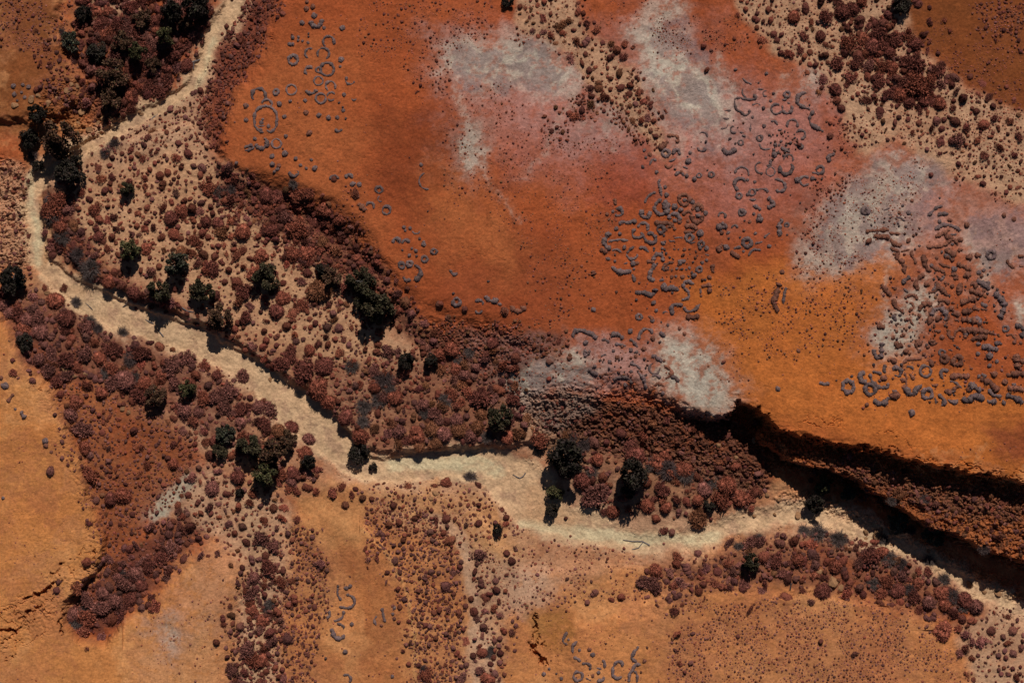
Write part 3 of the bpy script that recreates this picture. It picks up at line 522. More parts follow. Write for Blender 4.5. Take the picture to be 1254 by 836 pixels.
for poly, cnt, r0, r1, pw, wts, gap in ZN:
    xs = [p[0] for p in poly]; ys = [p[1] for p in poly]; bx = (min(xs), max(xs), min(ys), max(ys))
    got = tries = 0; sd = rr.randrange(99)
    while got < cnt and tries < cnt*7:
        tries += 1
        u = rr.uniform(bx[0], bx[1])+rr.gauss(0, 3); v = rr.uniform(bx[2], bx[3])+rr.gauss(0, 3)
        g2 = rr.gauss(0, 1)*min(9, 4+.02*(bx[1]-bx[0]))
        qn = np.array([u/26.]), np.array([v/26.])
        if not inpoly(poly, u+_wn*float(pn(*qn, 7))+g2, v+_wn*float(pn(*qn, 8))+rr.gauss(0, 1)*4): continue
        if r1 < 5 and float(pn(np.array([u/24.]), np.array([v/24.]), sd)[0])+.5*float(pn(np.array([u/9.]), np.array([v/9.]), sd+5)[0]) < rr.uniform(-.5, .45)-(.0 if r1 < 2.7 else .35): continue
        r = r0+(r1-r0)*rr.random()**pw
        if crk(u, v) > -r*.6+1 and rr.random() < .97: continue
        if float(samp(WASH, u, v)) > -1 and rr.random() < .85: continue
        if clash(u, v, r, gap): continue
        put(u, v, r); PT.append((u, v, r, rr.choices((0, 1, 2, 3), wts)[0])); got += 1
def handpal(u, v):
    w_ = (5, 3, 1, 1)
    if u < 330 and v > 380 or v > 640: w_ = (3, 2, 5, 0)
    if u > 900 and v < 200: w_ = (3, 7, 1, 0)
    if 480 < u < 700 and 380 < v < 560: w_ = (3, 2, 2, 4)
    return rr.choices((0, 1, 2, 3), w_)[0]
ALL = [(u, v, r, handpal(u, v)) for u, v, r in HAND]+PT
ALL.sort(key=lambda q: -q[2])
PALN = ['red', 'maroon', 'purplish', 'rusty']
# ================================================================== labels
def nth(n): return ['first','second','third','fourth','fifth','sixth','seventh','eighth','ninth','tenth','eleventh','twelfth'][n]
def num(n): return ['zero','one','two','three','four','five','six','seven','eight','nine','ten','eleven','twelve'][n]
PLACES = [   # name, polygon
 ('the upper right wash', [(895,-99),(1092,-99),(1112,40),(1150,80),(1195,115),(1400,140),(1400,260),(1190,222),(1100,180),(1040,220),(1028,130),(985,80),(935,62)]),
 ('the upper middle wash', [(620,-99),(712,-99),(735,50),(785,92),(820,200),(780,190),(700,150),(660,180),(690,110),(620,50)]),
 ('the top left thicket', [(40,-99),(290,-99),(240,80),(200,130),(130,170),(60,160),(30,100)]),
 ('the upper mesa flank', [(262,-99),(360,-99),(338,0),(318,50),(298,92),(276,140),(262,195),(238,165),(245,110)]),
 ('the pale basin', [(50,200),(130,165),(240,150),(265,200),(290,250),(420,340),(455,400),(440,470),(380,455),(262,400),(120,340),(60,300)]),
 ('the dark mesa foot band', [(262,195),(330,230),(440,285),(520,395),(480,430),(455,400),(420,340),(290,250)]),
 ('the left creek thicket', [(-99,330),(60,360),(270,445),(400,590),(360,605),(250,560),(150,480),(60,470),(-99,400)]),
 ('the left rocky slope', [(-99,400),(60,470),(150,480),(250,560),(200,640),(130,700),(-99,760)]),
 ('the lower left hollow', [(70,790),(80,735),(130,700),(235,615),(260,650),(200,720),(120,800)]),
 ('the lower left sandy flat', [(200,640),(250,560),(360,605),(372,660),(345,720),(345,950),(270,950),(285,740)]),
 ('the central creek bank', [(380,455),(440,470),(480,430),(560,430),(650,500),(660,548),(470,556),(430,545)]),
 ('the rubbly mesa slope', [(480,430),(520,395),(700,400),(760,480),(650,500),(560,430)]),
 ('the dark rubbly scarp', [(650,500),(760,480),(950,520),(960,570),(860,600),(690,550)]),
 ('the bank under the scarp', [(660,548),(690,550),(860,600),(965,570),(980,620),(860,655),(690,650)]),
 ('the lower right scrub belt', [(780,670),(1000,635),(1110,660),(1240,740),(1180,780),(1000,740),(840,760)]),
 ('the lower sandy wash', [(360,605),(430,590),(660,590),(690,690),(640,740),(620,950),(500,950),(505,760),(460,660)]),
 ('the bottom right sand corner', [(1180,780),(1240,740),(1400,720),(1400,950),(1180,950)]),
 ('the lower right flat', [(640,700),(780,690),(840,760),(1000,740),(1180,780),(1180,950),(640,950)]),
 ('the far right ring field', [(1020,230),(1190,230),(1400,260),(1400,560),(1160,540),(1020,500)]),
 ('the top right mesa', [(1092,-99),(1400,-99),(1400,140),(1195,115)]),
 ('the white scarp-top crust', [(600,440),(690,380),(850,390),(900,500),(790,492),(700,478),(610,480)]),
 ('the bottom mesa tongue', [(345,640),(500,640),(520,950),(345,950)]),
 ('the far left mesa', [(-99,380),(30,440),(130,650),(60,800),(-99,800)]),
 ('the top left mesa', [(-99,-99),(70,-99),(70,160),(-99,160)]),
 ('the central ring cluster', [(720,200),(880,230),(880,400),(720,400)]),
 ('the pinkish upper mesa', [(770,90),(1030,80),(1040,240),(985,330),(870,330),(820,200)]),
 ('the upper left ring group', [(280,-10),(450,-10),(450,210),(280,235)]),
 ('the middle orange mesa', [(410,200),(740,200),(740,400),(410,400)]),
]
def place(u, v):
    for nme, P in PLACES:
        if inpoly(P, u, v): return nme
    if v < 30 or (u > 400 and v < 420): return 'the upper orange mesa'
    if u > 880 and v < 560: return 'the right orange mesa'
    if v > 700: return 'the bottom of the view'
    return 'the valley floor'
BANDS = {1: [''], 2: ['upper half of ', 'lower half of '], 3: ['top of ', 'middle of ', 'bottom of ']}
def cap(t): return t.strip()
def label_all(items, group_of):
    """items: list of dict(o,u,v,base (adjective + noun), plural). Sets label and group so each label singles out one thing."""
    sets = {}
    for it in items: sets.setdefault((it['base'], it['plural'], place(it['u'], it['v'])), []).append(it)
    for (base, plural, pl), L in sets.items():
        def final(L, where):
            L = sorted(L, key=lambda q: q['u']); n = len(L)
            for k, it in enumerate(L):
                if n == 1: s = 'only %s in %s' % (base, where)
                elif k == 0: s = 'leftmost %s in %s' % (base, where)
                elif k == n-1: s = 'rightmost %s in %s' % (base, where)
                else: s = '%s %s from left in %s' % (nth(k), base, where)
                if len(s.split()) > 16: s = s.replace(' part, ', ' ').replace(' in the ', ' of the ').replace('middle orange mesa', 'orange mesa')
                if len(s.split()) > 16: s = s.replace(' spinifex', '')
                if len(s.split()) > 16: s = s.replace(' from left', '').replace('the ', '', 1)
                it['o']['label'] = s; it['o']['group'] = group_of(it, pl)
        if len(L) <= 8: final(L, pl); continue
        L.sort(key=lambda q: q['v']); nb = 2 if len(L) <= 16 else 3
        if len(L) > 27: nb = 3
        for b in range(nb):
            sub = L[b*len(L)//nb:(b+1)*len(L)//nb]
            if len(sub) <= 10: final(sub, BANDS[nb][b]+pl)
            else:
                sub.sort(key=lambda q: q['u']); h = len(sub)//2
                for q, part in ((sub[:h], 'left of '), (sub[h:], 'right of ')):
                    if len(q) <= 12: final(q, {'top of ':'upper ','middle of ':'middle ','bottom of ':'lower ','upper half of ':'upper ','lower half of ':'lower '}[BANDS[nb][b]]+part+pl)
                    else:
                        m = len(q)//2; q = sorted(q, key=lambda z: z['v'])
                        for qq, p2 in ((q[:m], 'upper'), (q[m:], 'lower')): final(qq[:12], p2+' part, '+part+pl)
# ================================================================== individual shrubs
def unit_r(v): return np.percentile(np.hypot(v[:, 0], v[:, 1]), 92)
def scrub(seed, nl=7, per=70, colr=(1, 1, 1)):
    """open twiggy-leaved bush: leaf clumps over a low mound, as triangles"""
    r = np.random.default_rng(seed); el = r.uniform(.65, 1.0); Vs, Cs = [], []
    for L in range(nl):
        a = r.random()*6.283; rad = math.sqrt(r.random())*.72; x, y = math.cos(a)*rad, math.sin(a)*rad*el; z = .12+.45*r.random()*(1-rad*.6); R_ = r.uniform(.26, .48)
        d_ = r.normal(0, 1, (per, 3)); d_ /= np.linalg.norm(d_, axis=1)[:, None]; d_[:, 2] = np.abs(d_[:, 2])*.9
        p = np.array([x, y, z])+d_*(R_*r.uniform(.55, 1.05, per))[:, None]
        t1 = d_+r.normal(0, .7, (per, 3)); t1 /= np.linalg.norm(t1, axis=1)[:, None]; t2 = np.cross(t1, r.normal(0, 1, (per, 3))); t2 /= np.linalg.norm(t2, axis=1)[:, None]
        s_ = r.uniform(.09, .2, per)[:, None]; Vs.append(np.stack([p-t2*s_*.42, p+t2*s_*.42, p+t1*s_*1.35], 1).reshape(-1, 3)); Cs.append(np.repeat(np.array(colr)[None]*(r.uniform(.6, 1.45, per)*r.uniform(.75, 1.25))[:, None], 3, 0))
    # low core so the ground does not show through everywhere
    v, f = ICO[2]; q = v*np.array([.62, .62*el, .5]); q = q*(1+.2*n3(v, 2.2, seed % 80))[:, None]; q[:, 2] = np.maximum(q[:, 2], -.05)
    V_ = np.concatenate(Vs); F_ = np.arange(len(V_)).reshape(-1, 3); F_ = np.concatenate([F_, f+len(V_)]); V_ = np.concatenate([V_, q]); C_ = np.concatenate(Cs+[np.tile(np.array(colr)*.8, (len(q), 1))])
    return V_, F_, np.clip(C_, .003, 2)
PRO = {}
for pn_, c in PAL.items():
    PRO[pn_] = []
    for k in range(4):
        v, f, cc = dome(4 if k < 3 else 3, 100+k*13, 1100, 1 if k < 2 else 1+k, .15, c)
        if k == 3 or (k == 2 and pn_ != 'red'): v, f, cc = scrub(140+k*17+len(pn_), 11, 110, c)
        q = v/unit_r(v); PRO[pn_].append(mk('shrub', q, f, MS, cc, link=False, smooth=True))
SHR = []
for (u, v, r, p) in ALL[:300]:
    me = PRO[PALN[p]][rr.randrange(4)]
    o = bpy.data.objects.new('shrub', me); C.objects.link(o)
    X, Y, Z = world(np.array([u]), np.array([v])); R = r*S
    o.location = (X[0], Y[0], Z[0]-.08*R); o.rotation_euler = (0, 0, rr.uniform(0, 6.28)); o.scale = (R*rr.uniform(.88, 1.12), R*rr.uniform(.88, 1.12), R*rr.uniform(.8, 1.05))
    o['category'] = 'shrub'
    size = 'big' if r > 10 else 'medium' if r > 7.6 else 'small'
    SHR.append(dict(o=o, u=u, v=v, base='%s %s rounded shrub' % (size, PALN[p]), plural='%s %s shrubs' % (size, PALN[p])))
label_all(SHR, lambda it, pl: 'large domed shrubs of '+pl[4:])
# the rest: thousands of lower hummocks as one object
REST = ALL[300:]
for _ in range(14000):      # pepper of tiny tufts on the open plateau, in drifts
    u, v = rr.uniform(0, 1254), rr.uniform(0, 836); n_ = float(pn(np.array([u/48.]), np.array([v/48.]), 77)[0])+.6*float(pn(np.array([u/17.]), np.array([v/17.]), 78)[0])
    if n_ < rr.uniform(.2, .9) or crk(u, v) > -3: continue
    REST.append((u, v, rr.uniform(.4, 1.0+.5*max(n_, 0)), rr.choices((0, 1, 2, 3), (4, 3, 2, 1))[0]))
A = Acc()
def lod(lo, hi, protos, **kw):
    q = np.array([(a, b, c, d) for a, b, c, d in REST if lo <= c < hi])
    if not len(q): return
    base = np.array([PAL[n] for n in PALN])[q[:, 3].astype(int)]
    tone = rng.uniform(.6, 1.5, (len(q), 1))*(1+rng.normal(0, .035, (len(q), 3)))
    tone = tone*(1.7 if hi <= 1.2 else 1.15 if hi <= 2.2 else 1); batch(A, protos, q[:, 0], q[:, 1], q[:, 2], base*tone, jit=.25 if hi < 2.3 else .3, **kw)
one = (1, 1, 1)
P_b = [dome(3, 300+k, 320, 1 if k < 4 else 2, .16, one) for k in range(6)]
P_b += [scrub(320+k, 8, 70) for k in range(6)]
P_m = [scrub(345+k, 5, 40) for k in range(4)] + [dome(3, 330+k, 110, 1 if k < 5 else 2, .17, one) for k in range(6)]
P_s = [dome(2, 360+k, 14, 1, .22, one) for k in range(6)]
P_t = [dome(1, 390+k, 4, 1, .18, one) for k in range(6)]
for PP in (P_b, P_m, P_s, P_t):
    for i, (v, f, c) in enumerate(PP): PP[i] = (v/unit_r(v), f, c)
lod(4.2, 99, P_b); lod(2.2, 4.2, P_m); lod(1.2, 2.2, P_s, zs=.85); lod(0, 1.2, P_t, zs=.6)
o = A.build('low_hummock_scrub', MS, smooth=True); o['kind'] = 'stuff'; o['label'] = 'low red brown hummock scrub spread over the slopes and flats'; o['category'] = 'scrub'
# leaf litter and dry stems lying round the shrubs
lu = np.array([(a, b, c) for a, b, c, d in ALL]); jj = np.searchsorted(ax_u, lu[:, 0]+rng.normal(0, 1, len(lu))); ii = np.searchsorted(ax_v, lu[:, 1]+rng.normal(0, 1, len(lu)))
dens = np.zeros(U.shape); np.add.at(dens, (np.clip(ii, 0, nv-1), np.clip(jj, 0, nu-1)), lu[:, 2]**2)
for k in (3, 4, 5):
    for a in (0, 1): dens = sum(np.roll(dens, t_, a) for t_ in range(-k, k+1))/(2*k+1)
lm = (np.clip(dens*1.6, 0, .42)*sstep(-.35, .3, brk3+.4*brk)*(1-.8*smf(SD['cr'], 3)))[..., None]
COL = COL*(1-lm)+alb((98,58,44))*lm
c4 = np.ones((nu*nv, 4), np.float32); c4[:, :3] = COL.reshape(-1, 3); grd.data.color_attributes['Col'].data.foreach_set('color', c4.ravel())
# ================================================================== trees: trunk with limbs, crown of leaf clumps
def leafy(seed, nl=11, per=130, col=OLV, leaf=.10, wide=1.0, gap=.3, bare=False):
    r = np.random.default_rng(seed); Vs, Cs = [], []
    ctr = []
    for L in range(nl):
        a = r.random()*6.283; rad = math.sqrt(r.random())*.80*wide; z = .5+r.random()*.8-rad*.4
        ctr.append((math.cos(a)*rad, math.sin(a)*rad, z))
    for (x, y, z) in ctr:
        rr_ = r.uniform(.17, .36); n = per
        dvec = r.normal(0, 1, (n, 3)); dvec /= np.linalg.norm(dvec, axis=1)[:, None]
        p = np.array([x, y, z])+dvec*(rr_*r.uniform(.35, 1.08, n)**.6)[:, None]*np.array([1, 1, .8])
        t1 = r.normal(0, 1, (n, 3)); t1 /= np.linalg.norm(t1, axis=1)[:, None]
        t2 = np.cross(t1, r.normal(0, 1, (n, 3))); t2 /= np.linalg.norm(t2, axis=1)[:, None]
        s = leaf*r.uniform(.5, 1.2, n)[:, None]
        q = np.stack([p-t1*s-t2*s*.45, p+t1*s-t2*s*.45, p+t1*s+t2*s*.45, p-t1*s+t2*s*.45], 1).reshape(-1, 3)
        tone = r.uniform(.55, 1.5, n)*r.uniform(.75, 1.25)
        c = np.repeat(np.array(col)[None]*tone[:, None]*(1+r.normal(0, .08, (n, 3))), 4, 0)
        Vs.append(q); Cs.append(c)
    V = np.concatenate(Vs); return V, np.arange(len(V)).reshape(-1, 4), np.clip(np.concatenate(Cs), .003, .5), ctr
def limb(p, q, r0, r1, n=6):
    p = np.array(p, float); q = np.array(q, float); d = q-p; d /= np.linalg.norm(d)+1e-9
    a = np.cross(d, [0.3, .9, .2]); a /= np.linalg.norm(a); b_ = np.cross(d, a)
    an = np.arange(n)*2*math.pi/n; ring = np.cos(an)[:, None]*a+np.sin(an)[:, None]*b_
    V = np.concatenate([p+ring*r0, q+ring*r1]); i = np.arange(n); j = (i+1) % n
    return V, np.stack([i, j, j+n, i+n], -1)
def wood(ctr, seed, bare=False):
    r = np.random.default_rng(seed); Vs, Fs, o_ = [], [], 0
    segs = [((0, 0, -.1), (r.normal(0, .03), r.normal(0, .03), .3), .075, .055)]
    fork = np.array(segs[0][1]); top = fork+np.array([r.normal(0, .05), r.normal(0, .05), .22]); segs.append((fork, top, .055, .04))
    for k, c in enumerate(ctr):
        base = fork if k % 2 else top; mid = (np.array(base)+np.array(c))/2+np.array([0, 0, .06])
        segs += [(base, mid, .035, .022), (mid, c, .022, .008)]
    for s_ in segs:
        v, f = limb(*s_); Vs.append(v); Fs.append(f+o_); o_ += len(v)
    V = np.concatenate(Vs); return V, np.concatenate(Fs), np.tile(np.array((.10, .085, .075)), (len(V), 1))
TP = {}
for nm, colr, n in (('dark green', np.array((.055,.042,.022)), 3), ('olive green', np.array((.078,.066,.028)), 3), ('brown', np.array((.095,.048,.027)), 3), ('blackish', np.array((.034,.025,.018)), 2), ('grey green', np.array((.066,.060,.038)), 2)):
    TP[nm] = []
    for k in range(n):
        sd = 500+k*7+len(nm)*31; v, f, c, ctr = leafy(sd, 16+2*k, 170, colr*.95, .072)
        u_ = np.percentile(np.hypot(v[:, 0], v[:, 1]), 95); wv, wf, wc = wood(ctr, sd)
        TP[nm].append((mk('crown', v/u_, f, MT, c, link=False), mk('trunk', wv/u_, wf, MK, wc, link=False)))
# u, v, crown radius px, height factor, kind, label
TREES = [
 (243,8,15,1.5,'blackish','big black crowned tree at the top edge beside the upper creek'),
 (170,66,10,1.6,'olive green','olive tree standing in the middle of the top left thicket'),
 (204,47,11,1.9,'olive green','tall olive tree of the top left thicket, nearest the upper creek'),
 (188,80,8,1.2,'brown','small brown tree just below the olive tree in the top left thicket'),
 (88,52,11,1.2,'grey green','grey green tree at the left edge of the top left thicket'),
 (105,18,8,1.3,'blackish','small dark tree at the top edge, left of the top thicket'),
 (140,92,16,1.2,'brown','broad brown tree between rocks and thicket above the bend'),
 (135,122,13,1.2,'brown','brown tree just above the pale rocks of the upper creek'),
 (78,172,19,1.6,'brown','widest brown tree, overhanging the rocks at the far left creek bend'),
 (50,140,11,1.3,'blackish','dark tree on the rocky step at the far left, upper of two'),
 (36,172,11,1.1,'blackish','dark tree shape for the shadow over rocks left of the widest brown tree'),  # dark crown stands in for a shadow on the rocks
 (92,212,15,1.3,'blackish','black tree shape for the shadow of the widest brown tree beside the creek'),  # cast shadow of the widest brown tree, built as a black tree
 (48,204,6,1.2,'blackish','smallest black tree, on the sand at the far left creek bend'),
 (162,306,11,1.6,'olive green','olive tree casting a long shadow in the left of the pale basin'),
 (220,325,13,1.6,'grey green','grey green tree with bright leaves in the pale basin'),
 (197,358,12,1.5,'dark green','dark tree hanging over the creek bank below the grey green tree'),
 (250,356,13,1.3,'dark green','dark tree at the lower edge of the pale basin, right of the bank tree'),
 (272,388,14,1.2,'brown','brown tree leaning over the creek at the lower basin edge'),
 (20,344,15,1.2,'blackish','dark tree left of the creek at the left photo edge'),
 (157,232,7,1.6,'dark green','small dark tree alone in the upper part of the pale basin'),
 (327,340,14,1.3,'dark green','round dark green tree alone in the right of the pale basin'),
 (404,340,12,1.2,'brown','brown tree at the foot of the mesa, left of the dark green pair'),
 (442,346,14,1.2,'dark green','upper dark tree of the clump under the mesa edge'),
 (461,374,18,1.4,'dark green','largest dark green tree, under the curved orange mesa edge'),
 (394,330,8,1.2,'blackish','small blackish tree among brown shrubs at the mesa foot'),
 (440,372,8,1.2,'dark green','small dark tree wedged left of the largest dark green tree'),
 (30,420,9,1.0,'blackish','dark bushy tree at the edge of the far left mesa'),
 (192,484,11,1.3,'brown','brown tree with a black shadow in the left creek thicket'),
 (232,474,9,1.4,'olive green','olive tree in the left creek thicket, right of the brown one'),
 (277,530,10,1.2,'grey green','grey green tree left of the dark grove below the creek'),
 (270,552,8,1.2,'dark green','small dark tree on the sand left of the dark grove'),
 (307,545,14,1.3,'dark green','left tree of the dark grove below the creek'),
 (336,555,17,1.3,'brown','big brown tree in the dark grove below the creek'),
 (328,580,13,1.4,'olive green','olive tree at the lower end of the dark grove'),
 (352,538,10,1.2,'brown','small brown tree at the right end of the dark grove'),
 (378,566,8,1.3,'blackish','small dark tree between the grove and the creek sand'),
 (612,510,14,1.3,'dark green','dark tree standing on the bank above the middle creek'),
 (441,556,11,1.0,'blackish','black tree on the creek sand at the middle bend'),
 (456,572,5,1.0,'blackish','tiny black tree on the creek sand beside the bend tree'),
 (499,442,9,1.3,'blackish','left one of two dark trees in the central valley'),
 (527,442,8,1.3,'blackish','right one of two dark trees in the central valley'),
 (691,562,18,1.4,'blackish','large black tree on the sand above the wide creek bend'),
 (680,604,9,1.2,'olive green','narrow olive tree just below the large black tree'),
 (677,624,8,1.1,'blackish','lowest dark tree of the column on the creek sand'),
 (776,576,18,1.5,'blackish','large black tree among boulders below the scarp'),
 (768,600,9,1.3,'blackish','small black tree shape for the shadow below the large boulder tree'),  # shadow of the large tree above, modelled as a small black tree
 (870,618,7,1.0,'blackish','small dark tree at the creek edge below the scarp'),
 (1012,594,11,1.0,'olive green','yellow green tree in the black shade of the cliff'),
 (997,618,11,1.2,'blackish','dark tree on the rocks beside the cliff shade'),
 (1042,606,10,.8,'grey green','grey tree in the cliff shade right of the yellow green one'),
 (1102,640,12,.9,'grey green','grey green tree at the lower rim of the cliff shade'),
 (1148,654,13,.9,'grey green','grey green tree at the lower right in the cliff shade'),
 (918,687,10,1.5,'dark green','lone dark green tree above the lower right scrub belt'),
 (610,646,6,1.6,'blackish','slender dark tree on the sandy wash below the middle creek'),
 (295,602,5,1.3,'blackish','slim dark tree on the sand below the dark grove'),
 (622,4,6,1.0,'blackish','dark tree at the top edge of the upper middle wash'),
 (118,64,10,1.1,'blackish','dark tree in the left of the top left thicket'),
 (150,52,11,1.2,'brown','brown tree near the top middle of the top left thicket'),
 (212,18,12,1.3,'blackish','dark tree left of the big black top edge tree'),
 (175,22,10,1.1,'brown','brown tree at the top of the top left thicket'),
 (228,32,9,1.2,'brown','brown tree hanging over the upper creek below the big black tree'),
 (1103,5,9,1.0,'blackish','dark tree at the top edge of the upper right wash'),
]
for i, (u, v, r, hf, kd, lab) in enumerate(TREES):
    t = bpy.data.objects.new('tree', None); C.objects.link(t); R = r*S*1.12; hf *= 1.15
    X, Y, Z = world(np.array([u]), np.array([v])); t.location = (X[0], Y[0], Z[0]); t.rotation_euler = (0, 0, rr.uniform(0, 6.28)); t.scale = (R*rr.uniform(.85, 1.15), R*rr.uniform(.85, 1.15), R*hf)
    t['label'] = lab; t['category'] = 'tree'; t['group'] = 'trees along the creek and its banks'; t.empty_display_size = .3
    cm, tm = TP[kd][rr.randrange(len(TP[kd]))]
    for nme, me in (('crown', cm), ('trunk', tm)):
        o = bpy.data.objects.new(nme, me); C.objects.link(o); o.parent = t
# ================================================================== grey dry bushes: bundles of bare twigs
def twigs(seed, n=420, col=GRY):
    r = np.random.default_rng(seed); az = r.random(n)*6.283; el = np.arcsin(r.uniform(.12, 1, n)); L = r.uniform(.55, 1.1, n)
    d = np.stack([np.cos(az)*np.cos(el), np.sin(az)*np.cos(el), np.sin(el)], -1); p0 = r.normal(0, .12, (n, 3)); p0[:, 2] = np.abs(p0[:, 2])*.5
    p1 = p0+d*L[:, None]*np.array([1, 1, .8]); sd = np.cross(d, r.normal(0, 1, (n, 3))); sd /= np.linalg.norm(sd, axis=1)[:, None]; w_ = r.uniform(.012, .028, n)[:, None]
    Vt = np.stack([p0-sd*w_, p0+sd*w_, p1+sd*w_*.4, p1-sd*w_*.4], 1).reshape(-1, 3); F = np.arange(len(Vt)).reshape(-1, 4)
    # side twigs
    m = n*4; k = r.integers(0, n, m); t = r.uniform(.4, 1, m)[:, None]; q0 = p0[k]+(p1[k]-p0[k])*t; dd = d[k]+r.normal(0, .55, (m, 3)); q1 = q0+dd*r.uniform(.12, .3, m)[:, None]
    s2 = np.cross(dd, r.normal(0, 1, (m, 3))); s2 /= np.linalg.norm(s2, axis=1)[:, None]; w2 = r.uniform(.010, .024, m)[:, None]
    V2 = np.stack([q0-s2*w2, q0+s2*w2, q1+s2*w2*.3, q1-s2*w2*.3], 1).reshape(-1, 3); F2 = np.arange(len(V2)).reshape(-1, 4)+len(Vt)
    Vt = np.concatenate([Vt, V2]); F = np.concatenate([F, F2]); tone = np.repeat(r.uniform(.5, 1.5, len(F)), 4)
    Vt[:, 2] = np.maximum(Vt[:, 2], -.02)
    return Vt, F, np.array(col)[None]*tone[:, None]
TW = [mk('dry_bush', *twigs(700+k)[:2], MD, twigs(700+k)[2], link=False) for k in range(4)] + [mk('dry_bush', *twigs(720+k, 420, np.array((.085,.055,.05)))[:2], MD, twigs(720+k, 420, np.array((.085,.055,.05)))[2], link=False) for k in range(3)]
DRY = [(67,262,12),(78,290,11),(112,328,14),(96,312,10),(62,245,9),(110,394,10),(92,370,8),(130,455,9),(120,402,8),(160,440,10),(165,462,9),(150,408,9),(575,585,10),(431,448,10),(446,498,11),(470,465,13),(464,490,11),(445,516,9),(478,478,9),(520,505,9),(530,530,9),(560,520,9),(596,535,9),(545,490,10),(1002,652,13),(1027,660,13),(985,650,9),(1090,684,11),(1105,690,9),(1115,722,9),(1167,730,11),(1157,710,10),(1082,662,10),(1060,688,9),(1180,742,9),(818,575,14),(840,582,11),(800,568,10),(870,590,11),(725,578,9),(715,545,11),(700,535,9),(560,440,7),(575,430,8),(90,762,11),(102,750,9),(120,745,8),(150,705,8),(1140,690,10),(1070,715,9),(930,660,8),(905,670,8),(330,740,8),(326,745,7),(60,178,8),(40,190,8),(180,30,8),(150,60,8),(75,40,7),(268,235,9),(283,232,8),(360,225,7),(140,178,10),(130,188,8),(602,795,6),(518,820,8),(598,800,6),(660,548,8),(1120,650,7),(1200,670,8),(1090,612,7),(1130,610,7)]
DL = []
for i, (u, v, r) in enumerate(DRY):
    k = rr.randrange(7); o = bpy.data.objects.new('dry_bush', TW[k]); C.objects.link(o); X, Y, Z = world(np.array([u]), np.array([v])); R = r*S*.9
    o.location = (X[0], Y[0], Z[0]-.05); o.scale = (R, R, R*rr.uniform(.6, .85)); o.rotation_euler = (0, 0, rr.uniform(0, 6)); o['category'] = 'dry bush'
    nm = ('grey' if k < 4 else 'brownish')+' bare twiggy bush'; DL.append(dict(o=o, u=u, v=v, base=nm, plural=nm+'es'))
label_all(DL, lambda it, pl: 'bare twiggy bushes in '+pl[4:])
# ================================================================== spinifex rings, crescents and tussocks
RW = 1.15; RINGS = []; DOTS = []
def ringdata(ox, oy, k, txt, tint='b'):
    """c:x,y,r,t closed | a:x,y,r,a0,a1,t arc (deg, clockwise from right) | p:t:x,y;x,y.. path | d:x,y,r tussock; suffix r = reddish"""
    for q in txt.split():
        tn = tint
        if q[-1] in 'rb': tn = q[-1]; q = q[:-1]
        kd, rest = q.split(':', 1)
        if kd == 'c': x, y, r, t = map(float, rest.split(',')); RINGS.append(('c', [(ox+(x+r*math.cos(a))/k, oy+(y+r*math.sin(a))/k) for a in np.linspace(0, 2*math.pi, 21)[:-1]], t/k, tn))
        elif kd == 'a':
            x, y, r, a0, a1, t = map(float, rest.split(',')); RINGS.append(('a', [(ox+(x+r*math.cos(math.radians(a)))/k, oy+(y+r*math.sin(math.radians(a)))/k) for a in np.linspace(a0, a1, 13)], t/k, tn))
        elif kd == 'p':
            t, pts = rest.split(':'); P = [tuple(map(float, z.split(','))) for z in pts.split(';')]; RINGS.append(('p', [(ox+x/k, oy+y/k) for x, y in P], float(t)/k, tn))
        else: x, y, r = map(float, rest.split(',')); DOTS.append((ox+x/k, oy+y/k, r/k, tn))
K = 8.36
ringdata(290,50,K,"c:578,200,45,16 c:925,292,68,13 c:838,297,27,10 a:750,130,50,110,300,10 a:885,135,60,150,420,9 a:740,310,40,120,330,11 c:835,412,45,9 a:760,480,60,20,150,15 a:1160,405,42,10,230,13 a:960,465,50,120,400,10 c:560,505,52,9 a:968,568,40,180,330,9 a:965,575,38,30,150,9 c:860,592,50,10 a:230,565,70,140,400,14 a:310,655,50,190,400,9 a:300,790,118,150,392,11 d:1068,195,34 d:1058,265,20 d:700,615,28 d:548,622,22 c:405,527,26,11 d:440,650,32 d:100,672,32r d:492,780,27 d:710,740,34r d:842,765,28 d:940,790,32 d:1030,785,24 d:1098,555,24 a:1200,585,25,20,170,9 d:1047,635,15 d:1085,680,13 d:1090,715,22 d:1115,798,14 d:105,810,25r")
ringdata(290,0,K,"d:720,25,25r d:715,95,32r d:780,75,30r d:795,165,38 a:815,220,55,-20,180,19 d:670,240,34 d:1083,288,35 d:893,290,20 d:735,350,14 d:735,378,14 d:575,388,25 d:635,385,18 d:630,418,20 d:675,425,18 d:730,440,20 p:18:525,455;555,460;590,450 a:940,430,58,130,390,10")
ringdata(290,130,K,"a:300,165,115,100,200,11 a:300,165,115,0,70,10 d:270,140,18 d:255,175,25 p:9:220,205;260,208;290,205 d:330,210,22 p:11:310,250;350,275;385,255 d:250,245,24 a:260,380,58,-60,170,20 p:13:85,430;120,415;170,400 p:15:90,460;140,455;190,425 d:190,340,25 c:410,388,48,9 d:505,312,25 d:365,518,28 d:500,490,38 d:605,540,26 d:475,440,13 d:370,600,36 d:435,615,28r d:425,650,25 d:390,675,20 a:590,680,42,-20,190,15 d:655,610,26 d:715,640,20 d:765,550,20 d:800,640,34 d:745,275,36r a:1045,230,30,10,180,12 d:10,585,20 a:1000,755,42,180,350,14 a:1150,740,35,180,360,13 d:1190,800,34")
